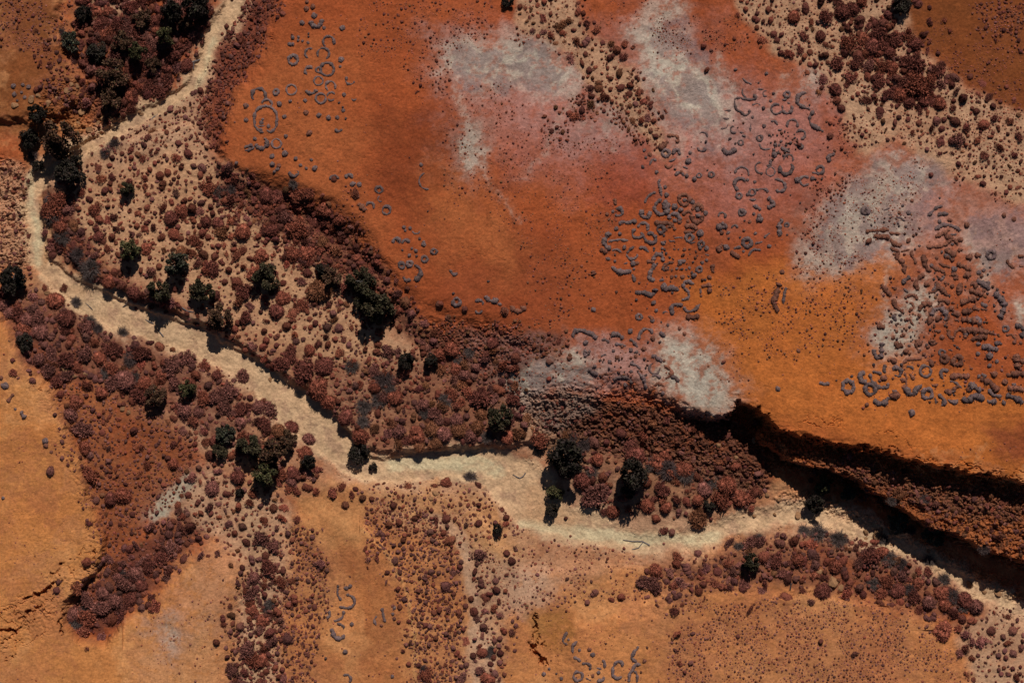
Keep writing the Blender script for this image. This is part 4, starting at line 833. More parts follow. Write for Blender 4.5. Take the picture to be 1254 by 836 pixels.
ringdata(420,200,K,"a:65,155,32,190,360,13 d:100,215,28 d:170,220,28 d:130,300,36r d:150,335,28r p:22:160,410;200,450;235,485r c:370,272,33,10 a:385,365,28,60,260,7 a:280,440,38,180,400,11 c:445,480,42,11 a:865,180,85,80,250,9 d:625,655,24 d:640,690,18 d:690,665,20 a:750,680,42,20,160,9 d:800,15,25 a:550,805,33,150,390,13 a:645,825,38,180,340,14 d:790,775,14 d:830,810,22 d:870,490,10")
ringdata(460,290,6.967,"c:500,127,22,11 c:418,190,24,10 c:225,245,24,11 c:292,230,20,11 a:320,305,65,-80,80,15 a:275,340,32,40,180,12 d:290,160,22 d:350,165,14 d:310,100,15 d:345,120,20 d:410,65,26 a:670,295,28,20,210,11 d:960,380,14 d:665,483,12 c:692,555,30,12 a:885,570,32,200,380,11 a:880,625,26,0,180,10 d:760,615,30r a:1000,490,58,40,170,16 d:1100,630,38r a:1215,580,55,10,175,18r d:540,570,34r d:275,440,22r d:1060,575,18 d:620,685,30r d:230,115,12 d:375,18,13")
ringdata(725,215,K,"p:15:215,245;240,255;235,290;255,295r a:270,375,40,-130,150,16 d:215,370,22 d:155,395,24r d:175,450,18r p:11:655,172;615,180;575,210;550,250;540,280 p:14:700,35;678,70;700,120;712,210 d:750,115,22 d:768,195,30 p:14:715,240;665,270;640,330 a:710,325,72,-70,190,20 p:18:720,280;760,310;740,350 a:550,390,42,-40,240,17 d:848,315,40 c:945,245,56,17r d:950,250,24 d:1030,265,30 a:1085,345,46,170,390,20r d:1085,345,28 a:1080,420,56,-20,200,18r d:1090,410,30 d:1170,380,28 a:845,440,52,170,400,19 d:850,460,25 d:910,350,30 a:985,410,45,180,360,13r d:900,470,28r d:985,465,20r p:15:275,500;320,465;360,490;400,470;460,465 d:250,545,28 d:285,595,24 p:13:470,530;490,490;545,480;580,520;565,560 p:15:445,540;405,590;425,635;490,640;520,605;500,580 p:17:520,600;540,660;600,695;655,680;655,630;610,580;570,600 p:18:200,595;160,600;140,640;110,680;150,730;195,755 p:12:165,680;225,660;290,655;370,665 p:24:80,755;120,772;155,785r p:11:205,770;250,750;300,785 d:330,735,25 p:13:355,790;390,760;430,725 p:14:480,740;540,735;580,785 c:705,550,36,15 p:17:640,470;700,490;780,480;840,510r a:810,555,40,170,370,13r p:22:950,515;1030,510;1085,550r d:1110,590,46 p:14:940,575;1000,580;1060,570r c:1000,635,36,14 d:730,690,28 d:720,745,20 c:1120,700,26,12 d:1110,740,24 d:1175,745,28 p:9:1000,690;1060,680 p:8:840,640;900,630;930,640 p:8:790,670;850,668")
ringdata(725,300,K,"d:235,100,15 d:165,140,25 d:235,165,20 p:20:200,220;240,255;300,280;370,275;405,265 p:12:350,90;370,135;420,150;470,110;455,92 d:420,190,34 p:9:325,190;365,185 d:465,185,22r d:430,245,18 p:14:410,300;430,340;440,380 d:485,385,18r p:26:10,260;25,310r d:250,480,17r p:20:440,480;490,490;540,480;600,515;650,490;650,445 d:630,590,28 d:455,560,16 d:410,668,9 c:485,735,25,13 p:18:575,725;610,740;625,770r d:660,670,22 d:565,650,10 d:620,775,20 a:755,710,30,190,330,8 d:710,790,14 p:17:560,165;600,170;640,165r a:680,135,46,150,400,17 p:19:650,190;610,250;590,300;580,340;640,365 p:12:690,370;740,350 d:735,425,38 p:20:720,440;780,450;820,430;890,465 p:14:1045,400;1000,370;945,375;930,420;970,460;1000,500;990,545;920,565 p:14:930,620;870,605;815,620;815,680;840,710 p:14:940,630;970,680;1030,680;1080,640;1110,600 p:22:960,735;1040,742;1100,720r p:15:1120,420;1180,412;1230,420r d:1205,465,34r p:8:1110,440;1115,500 d:1120,520,18r d:1205,330,28r p:20:1240,195;1240,240;1240,280r c:1100,250,26,13 d:1045,310,36 p:16:880,165;920,160;960,170 d:905,185,26 d:870,240,20 p:9:720,230;780,185;840,175r d:760,245,25r d:820,325,25r d:860,320,20 d:930,325,26r d:820,255,18r d:1000,235,18 d:1135,180,18 d:1060,130,16r d:940,100,16r d:845,40,18r d:720,75,14 d:950,45,20r p:9:1160,90;1200,105 d:1175,155,22 d:15,660,30 p:9:730,215;730,260;790,250")
ringdata(690,390,K,"p:17:95,190;100,145;150,118;230,128;300,160;340,210 d:225,245,34 p:20:230,320;205,350;235,385 d:265,335,18 p:14:390,215;440,215;470,245 p:17:490,190;520,155;570,160;610,210 p:12:525,265;570,260;640,275 d:600,285,20r d:685,130,30 p:14:680,205;715,240;760,290 p:13:770,215;775,150;830,100;890,110;915,150 d:915,200,30r d:865,240,15 p:16:790,312;850,312r p:16:975,150;1020,160;1040,190 d:985,240,16 d:690,320,28 d:510,330,20 d:550,395,26r d:40,270,30r d:60,400,38r d:750,340,22 d:740,385,22r d:1190,100,25r d:1240,155,25r d:910,20,24 d:1070,65,20 p:18:900,390;940,380;975,420;1010,440 p:16:1030,480;1090,510;1110,560;1060,605r p:17:1095,590;1150,600;1175,650 a:930,510,55,-10,250,9 p:11:905,585;950,575;995,605 p:15:930,680;970,655;1025,695r p:14:505,655;520,615;580,595;650,600;690,640;690,670 d:635,675,24 d:745,700,28r p:18:765,545;800,590;830,640;845,720 p:15:680,450;740,475;785,515 d:320,485,24 p:18:250,520;290,545;350,575 d:890,720,22r d:950,755,20r d:1015,760,22 d:1030,800,25r p:9:380,385;435,362 d:470,440,22 d:370,430,15 d:690,540,24 d:465,510,16 p:8:360,580;500,560r d:1030,430,18r d:690,400,18r")
ringdata(780,140,10.45,"p:20:385,275;450,265;520,280;540,330;500,360r c:370,495,46,18 a:510,490,42,150,400,18 a:410,640,42,0,180,14r p:11:410,600;460,590;500,560 p:18:105,440;85,480 d:165,510,35r d:115,550,22 p:14:165,650;185,590;215,565;250,595 d:75,672,22 p:20:230,735;280,740 d:55,380,20r p:32:280,440;330,410;400,345r d:250,280,36r d:175,205,40r a:830,420,48,0,180,14 a:850,275,52,210,380,11 d:885,350,22 d:825,352,10 d:685,490,25 d:660,595,45 p:10:590,665;655,690 d:490,700,18 d:570,735,26r a:550,790,50,180,360,18 d:640,785,35 c:800,780,26,13 c:955,770,32,13 d:905,712,16 d:740,825,38 d:1200,305,17 d:1180,330,12 a:1175,420,70,10,170,20 d:700,415,10r d:650,540,14")
ringdata(880,80,K,"p:9:245,130;290,175;340,195 d:175,45,22 d:490,85,22 d:410,182,12 p:11:160,350;200,330;260,340;320,355;385,345;360,295 p:8:250,240;240,290;290,340 a:480,290,28,60,290,8 d:560,290,14 d:535,365,18 p:8:345,410;390,388;430,410 d:460,438,17 p:9:165,360;170,430;200,465;240,480;270,520;320,490;310,455 a:590,450,52,20,310,9 a:700,440,52,-30,210,14 p:10:650,358;700,345 c:700,300,28,11 p:9:700,390;730,390 p:17:900,290;860,280;810,320;800,380;850,430;940,448 d:930,408,14 p:18:975,465;930,530;930,580;980,630;1075,680 p:34:1135,700;1150,735r p:12:535,575;570,565;605,610 a:755,610,54,150,390,12 a:840,710,45,200,450,11 p:7:45,540;110,545 d:350,530,18 a:160,655,35,50,270,8 p:8:215,685;260,690 p:10:240,715;280,730 d:120,750,18 c:230,790,24,10 c:420,745,26,10 d:470,620,25 p:10:605,665;650,655 d:580,810,20 d:640,780,20 d:740,795,20 d:1105,580,13r d:255,590,16r d:200,635,10 d:155,565,10 d:690,745,9 d:710,690,9 d:780,745,12 d:660,725,9 d:520,715,14 p:7:60,465;130,460 p:7:400,245;460,250 d:775,710,9 p:7:330,600;325,680 a:50,600,48,10,120,7")
ringdata(880,160,K,"a:110,165,62,10,170,20 d:580,145,22 p:10:420,130;430,180;480,195;530,185 d:570,245,34 d:565,200,22 p:13:635,175;680,195;730,220 a:715,290,46,170,390,10 a:690,380,66,-40,200,17 c:835,155,22,13 d:915,270,19r p:20:1190,235;1140,250;1118,285;1145,315 c:1040,400,36,12 p:11:955,425;1040,445 d:805,505,34 a:880,515,48,30,330,11 d:960,490,26 d:990,495,16 d:1055,495,15 a:240,440,70,180,380,10 d:300,505,20 a:225,550,62,110,330,14 p:12:570,500;620,500;680,545;685,600;630,630;580,610 a:430,380,55,90,270,8 p:10:530,295;530,355 p:8:490,360;545,355 c:530,420,46,7 d:360,240,12 c:210,665,26,12 d:300,650,22 c:345,630,32,10 p:12:380,605;440,595;490,600;500,635 p:20:500,685;550,720;570,760;500,800 p:10:315,705;385,710 p:14:350,770;400,780;430,815 d:250,820,28 d:735,660,9 d:835,740,13 d:735,130,16 d:690,150,14 d:620,150,18 d:370,525,18 d:440,440,14 d:125,80,14 d:175,130,14 d:60,545,11 d:1190,205,18r d:1195,440,14r")
ringdata(870,220,K,"c:325,335,32,13 d:445,350,20 p:26:465,400;500,415;540,400 d:500,370,26 d:405,430,20r d:350,420,12 a:120,370,34,170,400,13 p:24:65,460;100,490;175,475 d:130,450,25 d:120,540,27r d:185,540,22 a:250,495,30,180,360,9 d:345,520,22r d:460,550,20 c:375,645,42,18 p:26:130,660;90,690;100,745r d:165,690,36 p:12:240,710;280,690;315,690 p:18:200,745;250,765;300,800r d:340,735,18 p:14:395,780;405,735;460,710;515,725 p:10:545,600;575,565;610,550 p:10:455,655;530,635 d:595,680,25 p:20:740,410;700,450;710,520;700,580 c:780,465,20,10 d:785,565,12 d:305,590,12 d:190,600,14 d:665,670,8 d:960,435,14r")
ringdata(1030,230,K,"c:250,235,28,18 d:725,132,20r d:1010,105,14 d:630,180,20 p:11:550,310;600,300;655,340 d:690,255,25 d:595,255,22r p:12:480,275;525,280 p:19:250,450;330,440;400,430;490,430r p:18:330,495;400,500;500,505r p:36:260,530;305,560r p:18:500,520;550,580;620,590r p:15:490,460;600,475r d:690,540,30r p:15:500,615;560,640;600,660;560,690;580,730;620,765r p:11:610,655;700,630r d:800,595,18 d:755,628,14 p:13:720,640;720,690;755,740;760,780r p:20:840,680;850,740;865,800r p:12:885,290;930,250;970,200;1040,185 p:17:990,290;1030,260;1100,270 p:17:960,430;1000,400;1070,370;1150,390;1220,440 d:1010,345,26 p:14:1090,330;1140,335r p:20:965,500;1030,475;1110,430r p:19:1060,490;1150,515r p:12:1120,475;1185,475 p:17:1190,530;1250,530r p:18:870,600;960,600;1060,590;1090,560r a:1140,575,45,180,380,16r d:1140,575,20 p:22:1060,630;1130,670;1180,690r p:18:1190,640;1250,630r p:15:1050,690;1110,705;1160,740 p:15:1000,770;1060,800;1120,810r d:925,795,24 d:980,715,20r d:1030,655,20 d:740,490,16r d:345,355,10 d:310,380,12 d:375,315,10 d:440,350,12 d:660,395,18 d:580,360,18 d:590,390,12 p:8:440,230;500,205 d:515,300,10 d:235,345,11 d:120,410,10 d:800,415,15r d:770,470,16r d:650,470,14r")
ringdata(1080,310,7.207,"p:15:120,15;140,60;200,80r p:16:195,95;200,180r p:16:360,20;370,80;385,120;430,165r p:14:430,110;480,140;560,170r p:30:660,90;720,120;790,150r p:15:545,20;600,40;640,65r d:640,140,34 p:40:720,195;790,205r p:16:175,270;205,230;250,210 p:17:375,190;320,215;290,270;320,325r d:390,275,28r p:16:470,250;500,280;480,330;410,350r a:430,285,45,-30,80,10 p:8:190,310;230,350 p:15:515,290;550,350;590,375r p:10:555,200;515,245 p:16:610,185;670,190;640,235r p:28:690,260;685,320;675,370r p:30:780,275;850,285r p:30:770,330;830,340;890,370r p:44:690,440;760,415;830,390r p:20:830,250;900,265;950,320 p:26:990,345;1035,390;1075,425;1085,480;1035,570 p:14:870,440;930,470 p:18:330,510;345,460;390,440;440,460r p:15:490,415;550,415;600,440r p:16:540,480;590,505r a:500,550,65,180,400,17 a:500,560,88,160,420,9r d:495,575,32r d:420,590,38r p:14:460,680;520,690r p:24:600,470;650,530;690,540r p:30:700,520;800,505r p:20:640,585;680,590r p:32:700,575;800,590;880,620r a:820,615,42,180,380,16 p:30:700,680;800,680;900,690;990,710r p:26:790,755;870,740;930,730r a:690,720,48,160,400,13r d:740,715,24 p:12:600,680;580,730;640,750r d:330,550,22r p:10:240,570;280,640r a:1200,685,48,-120,70,18 c:1090,665,24,10 p:14:1095,720;1150,715;1180,760;1160,800r d:1225,790,18r p:14:105,400;110,470;185,522r p:15:10,290;50,340;80,375r d:115,310,17r d:75,215,16r p:11:200,400;230,370;290,370;315,410r p:9:240,440;270,440;275,490;240,495r p:12:95,540;125,600 d:10,650,24r d:130,690,18r d:190,720,20r d:100,745,20r p:18:105,790;150,800r d:450,790,30r d:330,790,32r d:530,740,24r p:14:870,490;930,500r p:18:740,25;800,40r p:16:820,10;880,20r c:965,15,34,14 p:12:1100,60;1130,110;1170,130r p:12:1200,20;1254,30r p:12:1210,110;1250,120r d:860,170,22 d:900,150,18 d:880,200,20r d:940,260,18 d:900,330,22r p:14:990,790;1060,800 d:850,800,22 p:16:800,470;860,500r d:440,520,16r d:380,500,16r d:420,380,10 d:560,260,16r d:620,290,22r")
ringdata(1025,400,K,"c:110,610,58,20 d:150,505,15 d:295,795,25r p:20:455,160;460,250;450,310;410,320;370,260;385,230 p:20:285,465;230,490;240,550;300,570 p:28:590,170;620,210;670,180r d:705,250,34r d:580,110,17r d:660,95,20r p:28:970,130;970,170r p:15:820,130;810,210;850,260r d:930,205,24r d:890,280,24r p:15:700,330;780,330;870,320r d:580,345,36r d:530,340,22r d:610,290,18r p:15:500,390;475,430;490,470 p:13:360,460;400,465;455,485 p:24:440,520;510,530r p:17:335,480;350,550;400,600;450,630;530,610 c:335,640,54,16 a:610,460,44,-160,40,18 a:620,470,36,30,150,12 p:14:665,420;670,370;720,340r p:13:710,410;755,400;780,440 p:14:740,480;790,540r p:15:690,470;715,540r a:665,580,42,-120,100,14r c:905,455,56,11 p:17:940,335;970,370;975,410r c:1075,265,28,10 c:1095,330,31,19r c:1235,350,42,36r p:14:1085,535;1055,480;1080,440;1145,450 d:970,535,19r a:1000,565,38,30,150,9r p:22:365,745;430,795;490,770;525,720 d:590,700,54r p:10:560,650;610,660 p:22:710,610;710,660;760,695;805,670;790,640;870,600 c:920,685,50,18 p:15:1030,690;1090,730;1100,780;1060,810 p:8:1000,720;1010,790 p:15:1110,670;1160,680;1210,640 p:16:1130,745;1190,780;1240,745 d:945,770,15r d:375,385,16 d:520,590,22 d:570,525,18r d:1090,600,14r d:1190,690,10")
ringdata(1074,380,6.967,"p:22:620,570;700,555;790,562r p:24:880,590;960,600;1030,690r d:1000,545,34r p:20:780,620;850,670;890,680 p:24:760,665;800,690r p:18:590,700;640,690r p:20:720,755;780,775;800,735;850,730;915,760 p:24:935,775;1020,780 d:1080,785,24 p:15:950,670;980,720;1060,735 p:26:1095,722;1170,735;1245,785 p:30:1100,550;1180,540;1260,540r p:26:1190,370;1190,440;1200,500r d:1240,430,28r d:960,385,38 p:18:890,310;960,312;1030,340 d:1090,608,34r p:20:1110,660;1200,660;1254,680r p:14:1150,620;1180,650 d:860,370,20 d:960,470,25 d:1020,435,17 p:14:790,500;820,495r d:740,505,12r p:18:890,540;930,570 d:870,560,20 d:500,640,16r p:13:570,690;640,680;700,640r p:8:480,630;520,630r d:660,720,10r p:9:620,600;680,620;720,660")
ringdata(660,750,K,"p:12:290,195;255,250;245,300;290,325 d:305,275,18 p:11:390,285;345,335;345,410 p:12:350,450;430,490 p:12:440,515;500,510;530,540;520,580 c:400,645,46,13 d:550,420,30 d:515,370,24r d:415,380,20 p:11:650,475;675,510;670,560 d:610,605,22 p:15:590,700;650,690;670,650 p:14:855,550;850,500;790,495;755,560;750,640;810,675;850,650 p:13:1020,340;980,390;940,460;1000,500 p:13:1040,525;980,530;960,590;920,630;925,710 p:12:980,590;1010,650;1000,710 d:1080,490,24r d:685,310,12r d:1105,355,15r d:105,575,20 d:180,625,15 d:230,670,22 p:16:40,610;60,645 d:1045,605,14r d:550,640,24r p:9:480,665;530,690 p:8:590,560;640,570")
ringdata(314,627,3.994,"p:5:400,360;395,400;415,430 d:440,370,14 d:460,360,12 p:6:440,400;475,410;485,450;450,470;405,460 p:5:430,480;420,520;380,530 p:6:355,480;362,500;345,518 p:5:395,540;430,555;425,570 p:7:370,570;385,615;425,615;430,595 d:467,545,12 d:435,680,15 d:340,712,8 p:5:590,505;575,525;585,550 p:5:615,465;620,500;630,535 d:612,552,9r d:675,465,11 d:668,495,9 p:6:425,795;450,790;465,810;455,830 d:665,800,11 d:370,575,12 d:400,360,8")
ringdata(0,418,3.994,"d:28,215,20 d:8,178,12r p:9:70,255;40,295r d:78,330,9 p:9:105,340;125,375 d:225,485,20 d:228,508,16r d:255,540,9r d:15,765,10")
ringdata(0,0,3.994,"d:70,425,15 d:115,418,11 d:145,428,15 d:75,465,15 d:110,455,10 d:125,480,11 d:165,478,10 d:90,495,8 d:1206,520,15 d:1207,590,13 d:1160,800,10")
ringdata(940,209,3.994,"p:13:60,550;45,600;25,640;50,690r p:7:90,570;80,610;75,650 d:10,370,9 d:70,495,14r d:600,523,8r d:1155,218,14r d:1205,238,13r d:975,265,16r p:8:555,555;580,590;605,610r d:625,575,9r d:550,760,18r")
ringdata(940,418,3.994,"d:45,230,15 p:7:250,200;275,210;300,205 d:335,190,5 d:480,308,12r d:700,347,22 d:150,45,12r")
# debris tufts inside the two dense clusters
for n_, P in ((70, [(800,285),(860,290),(868,350),(820,362),(800,330)]), (110, [(1150,300),(1215,310),(1235,370),(1225,430),(1140,430),(1130,360)]), (60, [(1090,380),(1150,390),(1150,440),(1095,450)]), (40, [(935,170),(975,150),(980,190),(945,200)]), (40, [(700,430),(790,430),(800,470),(720,465)])):
    xs = [p[0] for p in P]; ys = [p[1] for p in P]; k = 0
    while k < n_:
        u, v = rr.uniform(min(xs), max(xs)), rr.uniform(min(ys), max(ys))
        if inpoly(P, u, v): DOTS.append((u, v, rr.uniform(.8, 2.0), rr.choice('bbr'))); k += 1
def sweep(pts, t, closed, seed, col):
    """lumpy tussock band along ground points (pixels): returns verts, faces, colours, centre"""
    r = np.random.default_rng(seed); P = np.array(pts, float)
    if closed: P = np.concatenate([P, P[:1]])
    # smooth resample
    for _ in range(2 if len(P) < 10 else 0):
        q = [P[0]] if not closed else []
        for a, b_ in zip(P[:-1], P[1:]): q += [a*.75+b_*.25, a*.25+b_*.75]
        if not closed: q.append(P[-1])
        P = np.array(q)
        if closed: P = np.concatenate([P, P[:1]])
    seg = np.hypot(*(P[1:]-P[:-1]).T); L = np.concatenate([[0], np.cumsum(seg)]); n = max(5, int(L[-1]/.8)); s = np.linspace(0, L[-1], n+1)
    x = np.interp(s, L, P[:, 0]); y = np.interp(s, L, P[:, 1])
    if closed: x, y = x[:-1], y[:-1]; n = n-1
    m = len(x); nz = r.normal(0, 1, m); nz = (nz+np.roll(nz, 1)+np.roll(nz, -1)+np.roll(nz, 2)+np.roll(nz, -2))/2.2
    nz2 = r.normal(0, 1, m); nz2 = (nz2+np.roll(nz2, 1)+np.roll(nz2, 2))/1.73
    dx = np.gradient(x); dy = np.gradient(y)
    if closed: dx = (np.roll(x, -1)-np.roll(x, 1))/2; dy = (np.roll(y, -1)-np.roll(y, 1))/2
    ln = np.hypot(dx, dy)+1e-6; nx, ny = -dy/ln, dx/ln
    x = x+nx*nz2*t*.14; y = y+ny*nz2*t*.14
    hw = min(t, 2.9)*RW*np.clip(1+.24*nz, .4, 1.6)
    if not closed: e = np.minimum(np.arange(m), np.arange(m)[::-1]); hw *= np.clip(.45+.3*e, 0, 1)
    cs = [(-1.05, -.12), (-.92, .38), (-.5, .80), (0, .95), (.5, .82), (.92, .4), (1.05, -.12)]
    V, cc = [], []
    for (o_, z_) in cs:
        jit = 1+r.normal(0, .07, m)
        px, py = x+nx*hw*o_*jit, y+ny*hw*o_*jit
        X, Y, Z = world(px, py); Xc, Yc, Zc = world(x, y)
        V.append(np.stack([X, Y, Zc*.5+Z*.5+z_*hw*S*.95*(1+r.normal(0, .07, m))], -1)); cc.append(np.array(col)[None]*r.uniform(.6, 1.4, (m, 1))*(1+r.normal(0, .05, (m, 3))))
    V = np.stack(V, 1); cc = np.stack(cc, 1); k = len(cs); idx = np.arange(m*k).reshape(m, k)
    a, b_ = (idx, np.roll(idx, -1, 0)) if closed else (idx[:-1], idx[1:])
    F = np.stack([a[:, :-1], b_[:, :-1], b_[:, 1:], a[:, 1:]], -1).reshape(-1, 4)
    V = V.reshape(-1, 3); cc = cc.reshape(-1, 3)
    # blades standing out of the band
    nb = m*3; ki = r.integers(0, m*k, nb); p = V[ki]; d_ = np.stack([r.normal(0, .6, nb), r.normal(0, .6, nb), r.uniform(.1, .8, nb)], -1); sd = np.cross(d_, r.normal(0, 1, (nb, 3))); sd /= np.linalg.norm(sd, axis=1)[:, None]+1e-6
    sc_ = hw.mean()*S; w_ = .10*sc_; q = np.stack([p-sd*w_, p+sd*w_, p+d_*sc_*.6+sd*w_*.2, p+d_*sc_*.6-sd*w_*.2], 1).reshape(-1, 3)
    F = np.concatenate([F, np.arange(len(q)).reshape(-1, 4)+len(V)]); V = np.concatenate([V, q]); cc = np.concatenate([cc, np.repeat(np.array(col)[None]*r.uniform(.6, 1.5, (nb, 1)), 4, 0)])
    X, Y, Z = world(np.array([np.mean(x)]), np.array([np.mean(y)])); c0 = np.array([X[0], Y[0], Z[0]])
    return V-c0, F, np.clip(cc, .004, .5), c0, np.mean(x), np.mean(y), L[-1]
REDR = np.array((.150,.058,.036))
def plen(q): return sum(math.hypot(a[0]-b_[0], a[1]-b_[1]) for a, b_ in zip(q[1][:-1], q[1][1:]))*q[2]**.5
RINGS.sort(key=lambda q: -plen(q)); RL = []; MINOR = Acc()
for i, (kd, pts, t, tn) in enumerate(RINGS):
    col = BLUE*rr.uniform(.8, 1.2) if tn == 'b' else REDR*rr.uniform(.8, 1.15)
    V_, F_, c_, c0, mu, mv, L_ = sweep(pts, t, kd == 'c', 900+i, col)
    if i >= 300: MINOR.add(V_+c0, F_, c_); continue
    o = mk('spinifex_ring', V_, F_, MR, c_, smooth=True); o.location = c0; o['category'] = 'spinifex ring'
    span = math.hypot(pts[0][0]-pts[-1][0], pts[0][1]-pts[-1][1])
    sh = 'closed spinifex ring' if kd == 'c' else 'straight spinifex band' if span > .88*L_ else 'spinifex crescent' if span > .4*L_ else 'open spinifex ring'
    if kd == 'c': L_ *= .8
    size = 'long' if L_ > 26 else 'short' if L_ < 11 else 'medium'
    if kd == 'c': size = 'large' if L_ > 26 else 'small' if L_ < 17 else 'medium'
    cn = 'grey' if tn == 'b' else 'reddish'
    RL.append(dict(o=o, u=mu, v=mv, base='%s %s %s' % (size, cn, sh), plural=sh))
o = MINOR.build('minor_spinifex_bands', MR); o['kind'] = 'stuff'; o['label'] = 'short faint spinifex bands between the larger rings'
label_all(RL, lambda it, pl: 'spinifex rings and bands of '+pl[4:])
DOTS.sort(key=lambda q: -q[2])
DP = {}
for tn, c in (('b', BLUE), ('r', REDR)):
    DP[tn] = []
    for k in range(4):
        v, f, cc = dome(3, 800+k*3, 120, 1, .16, c); DP[tn].append(mk('spinifex_tussock', v/unit_r(v), f, MR, cc, link=False, smooth=True))
TL = []
for (u, v, r, tn) in DOTS[:290]:
    o = bpy.data.objects.new('spinifex_tussock', DP[tn][rr.randrange(4)]); C.objects.link(o); R = r*S*.95; X, Y, Z = world(np.array([u]), np.array([v]))
    o.location = (X[0], Y[0], Z[0]-.1*R); o.scale = (R*rr.uniform(.85, 1.15), R*rr.uniform(.85, 1.15), R*rr.uniform(.7, .95)); o.rotation_euler = (0, 0, rr.uniform(0, 6)); o['category'] = 'tussock'
    nm = '%s %s tussock' % ('large' if r > 3.6 else 'small' if r < 2.2 else 'medium', 'grey' if tn == 'b' else 'reddish')
    TL.append(dict(o=o, u=u, v=v, base=nm, plural=nm+'s'))
label_all(TL, lambda it, pl: 'single tussocks of '+pl[4:])
q = np.array([(a, b_, c, 0 if d_ == 'b' else 1) for a, b_, c, d_ in DOTS[290:]])
A = Acc(); batch(A, P_s, q[:, 0], q[:, 1], q[:, 2], np.where(q[:, 3:4] < .5, BLUE, REDR)); o = A.build('spinifex_tufts', MR, smooth=True); o['kind'] = 'stuff'; o['label'] = 'tiny grey and reddish spinifex tufts between the rings'
# ================================================================== rocks
def rock(seed, sub=2):
    v, f = ICO[sub]; r = np.random.default_rng(seed); q = v.copy()
    for _ in range(9):
        n = r.normal(0, 1, 3); n /= np.linalg.norm(n); d_ = r.uniform(.45, .85); s_ = q@n; q = q-np.maximum(s_-d_, 0)[:, None]*n
    q *= (1+.08*n3(v, 4, seed % 90))[:, None]; q *= r.uniform(.75, 1.15, 3); q[:, 2] *= .75
    return q, f, np.ones((len(q), 1))*np.array((.23, .115, .055))*r.uniform(.8, 1.15, (len(q), 1))
RP = [mk('boulder', *rock(40+k, 3)[:2], MB, rock(40+k, 3)[2], link=False) for k in range(5)]
BO = [(1076,656,8),(1062,652,4),(1082,650,4),(978,632,6),(1008,618,6),(1018,612,5),(990,604,4),(534,604,5),(528,610,3),(85,112,5),(95,107,5),(88,105,4),(99,136,6),(95,150,4),(108,158,5),(135,144,4),(138,147,3),(170,136,3),(172,139,2.5),(166,122,3),(126,144,4),(120,150,3),(1225,728,5),(1190,716,5),(1208,726,4),(950,630,3),(925,632,3),(1245,730,4),(700,712,2.5),(645,741,3),(230,612,2.2),(80,452,7),(90,460,4),(105,458,4),(87,448,4),(150,500,4),(158,505,3),(40,122,6),(60,128,6),(20,130,6),(48,118,4),(70,122,4),(1003,700,5),(1020,712,8),(1030,720,5),(940,606,4),(955,612,4),(902,560,3),(880,545,3),(925,540,4),(400,462,4),(410,458,3),(330,465,3),(57,358,4),(62,322,3),(812,604,3),(1095,668,2.5),(1052,634,3),(1062,660,2.5),(1140,676,3)]
BL = []
for u, v, r in BO:
    o = bpy.data.objects.new('boulder', RP[rr.randrange(5)]); C.objects.link(o); R = r*S; X, Y, Z = world(np.array([u]), np.array([v]))
    o.location = (X[0], Y[0], Z[0]+.12*R); o.scale = (R*rr.uniform(.8, 1.2), R*rr.uniform(.8, 1.1), R*rr.uniform(.7, 1)); o.rotation_euler = (rr.uniform(-.2, .2), rr.uniform(-.2, .2), rr.uniform(0, 6)); o['category'] = 'boulder'
    nm = ('large' if r > 5.5 else 'small' if r < 3.2 else 'medium')+' orange boulder'; BL.append(dict(o=o, u=u, v=v, base=nm, plural=nm+'s'))
label_all(BL, lambda it, pl: 'boulders of '+pl[4:])
RR2 = [rock(60+k, 1) for k in range(6)]
RR2 = [(a, b_, np.ones((len(a), 3))*np.random.default_rng(k).uniform(.75, 1.2, (len(a), 1))) for k, (a, b_, c) in enumerate(RR2)]
A = Acc()
n = 60000; qu, qv = rng.uniform(-40, 1300, n), rng.uniform(90, 770, n); w_ = samp_grid(rub, qu, qv); kp = rng.random(n) < w_*.36*np.where(samp_grid(INS, qu, qv) > .9, .15, 1); qu, qv = qu[kp], qv[kp]
m2 = 2200; cu2, cv2 = rng.uniform(0, 1254, m2*12), rng.uniform(0, 800, m2*12); cm = samp(D['cr'], cu2, cv2); k2 = (cm > -8) & (cm < 3); qu = np.concatenate([qu, cu2[k2][:m2]]); qv = np.concatenate([qv, cv2[k2][:m2]])
rs = .45+2.0*rng.random(len(qu))**3.2; jj = np.clip(((qu+60)/ST).astype(int)+30, 0, len(ax_u)-1); ii = np.clip(((qv+60)/ST).astype(int)+30, 0, len(ax_v)-1)
gc = COL[ii, jj]*rng.uniform(.8, 1.5, (len(qu), 1)); gc = gc*.85+.15*np.array((.16, .085, .05))
batch(A, RR2, qu, qv, rs, gc, sink=.1); o = A.build('rock_rubble', MB); o['kind'] = 'stuff'; o['label'] = 'loose broken rock rubble on the scarps and creek margins'
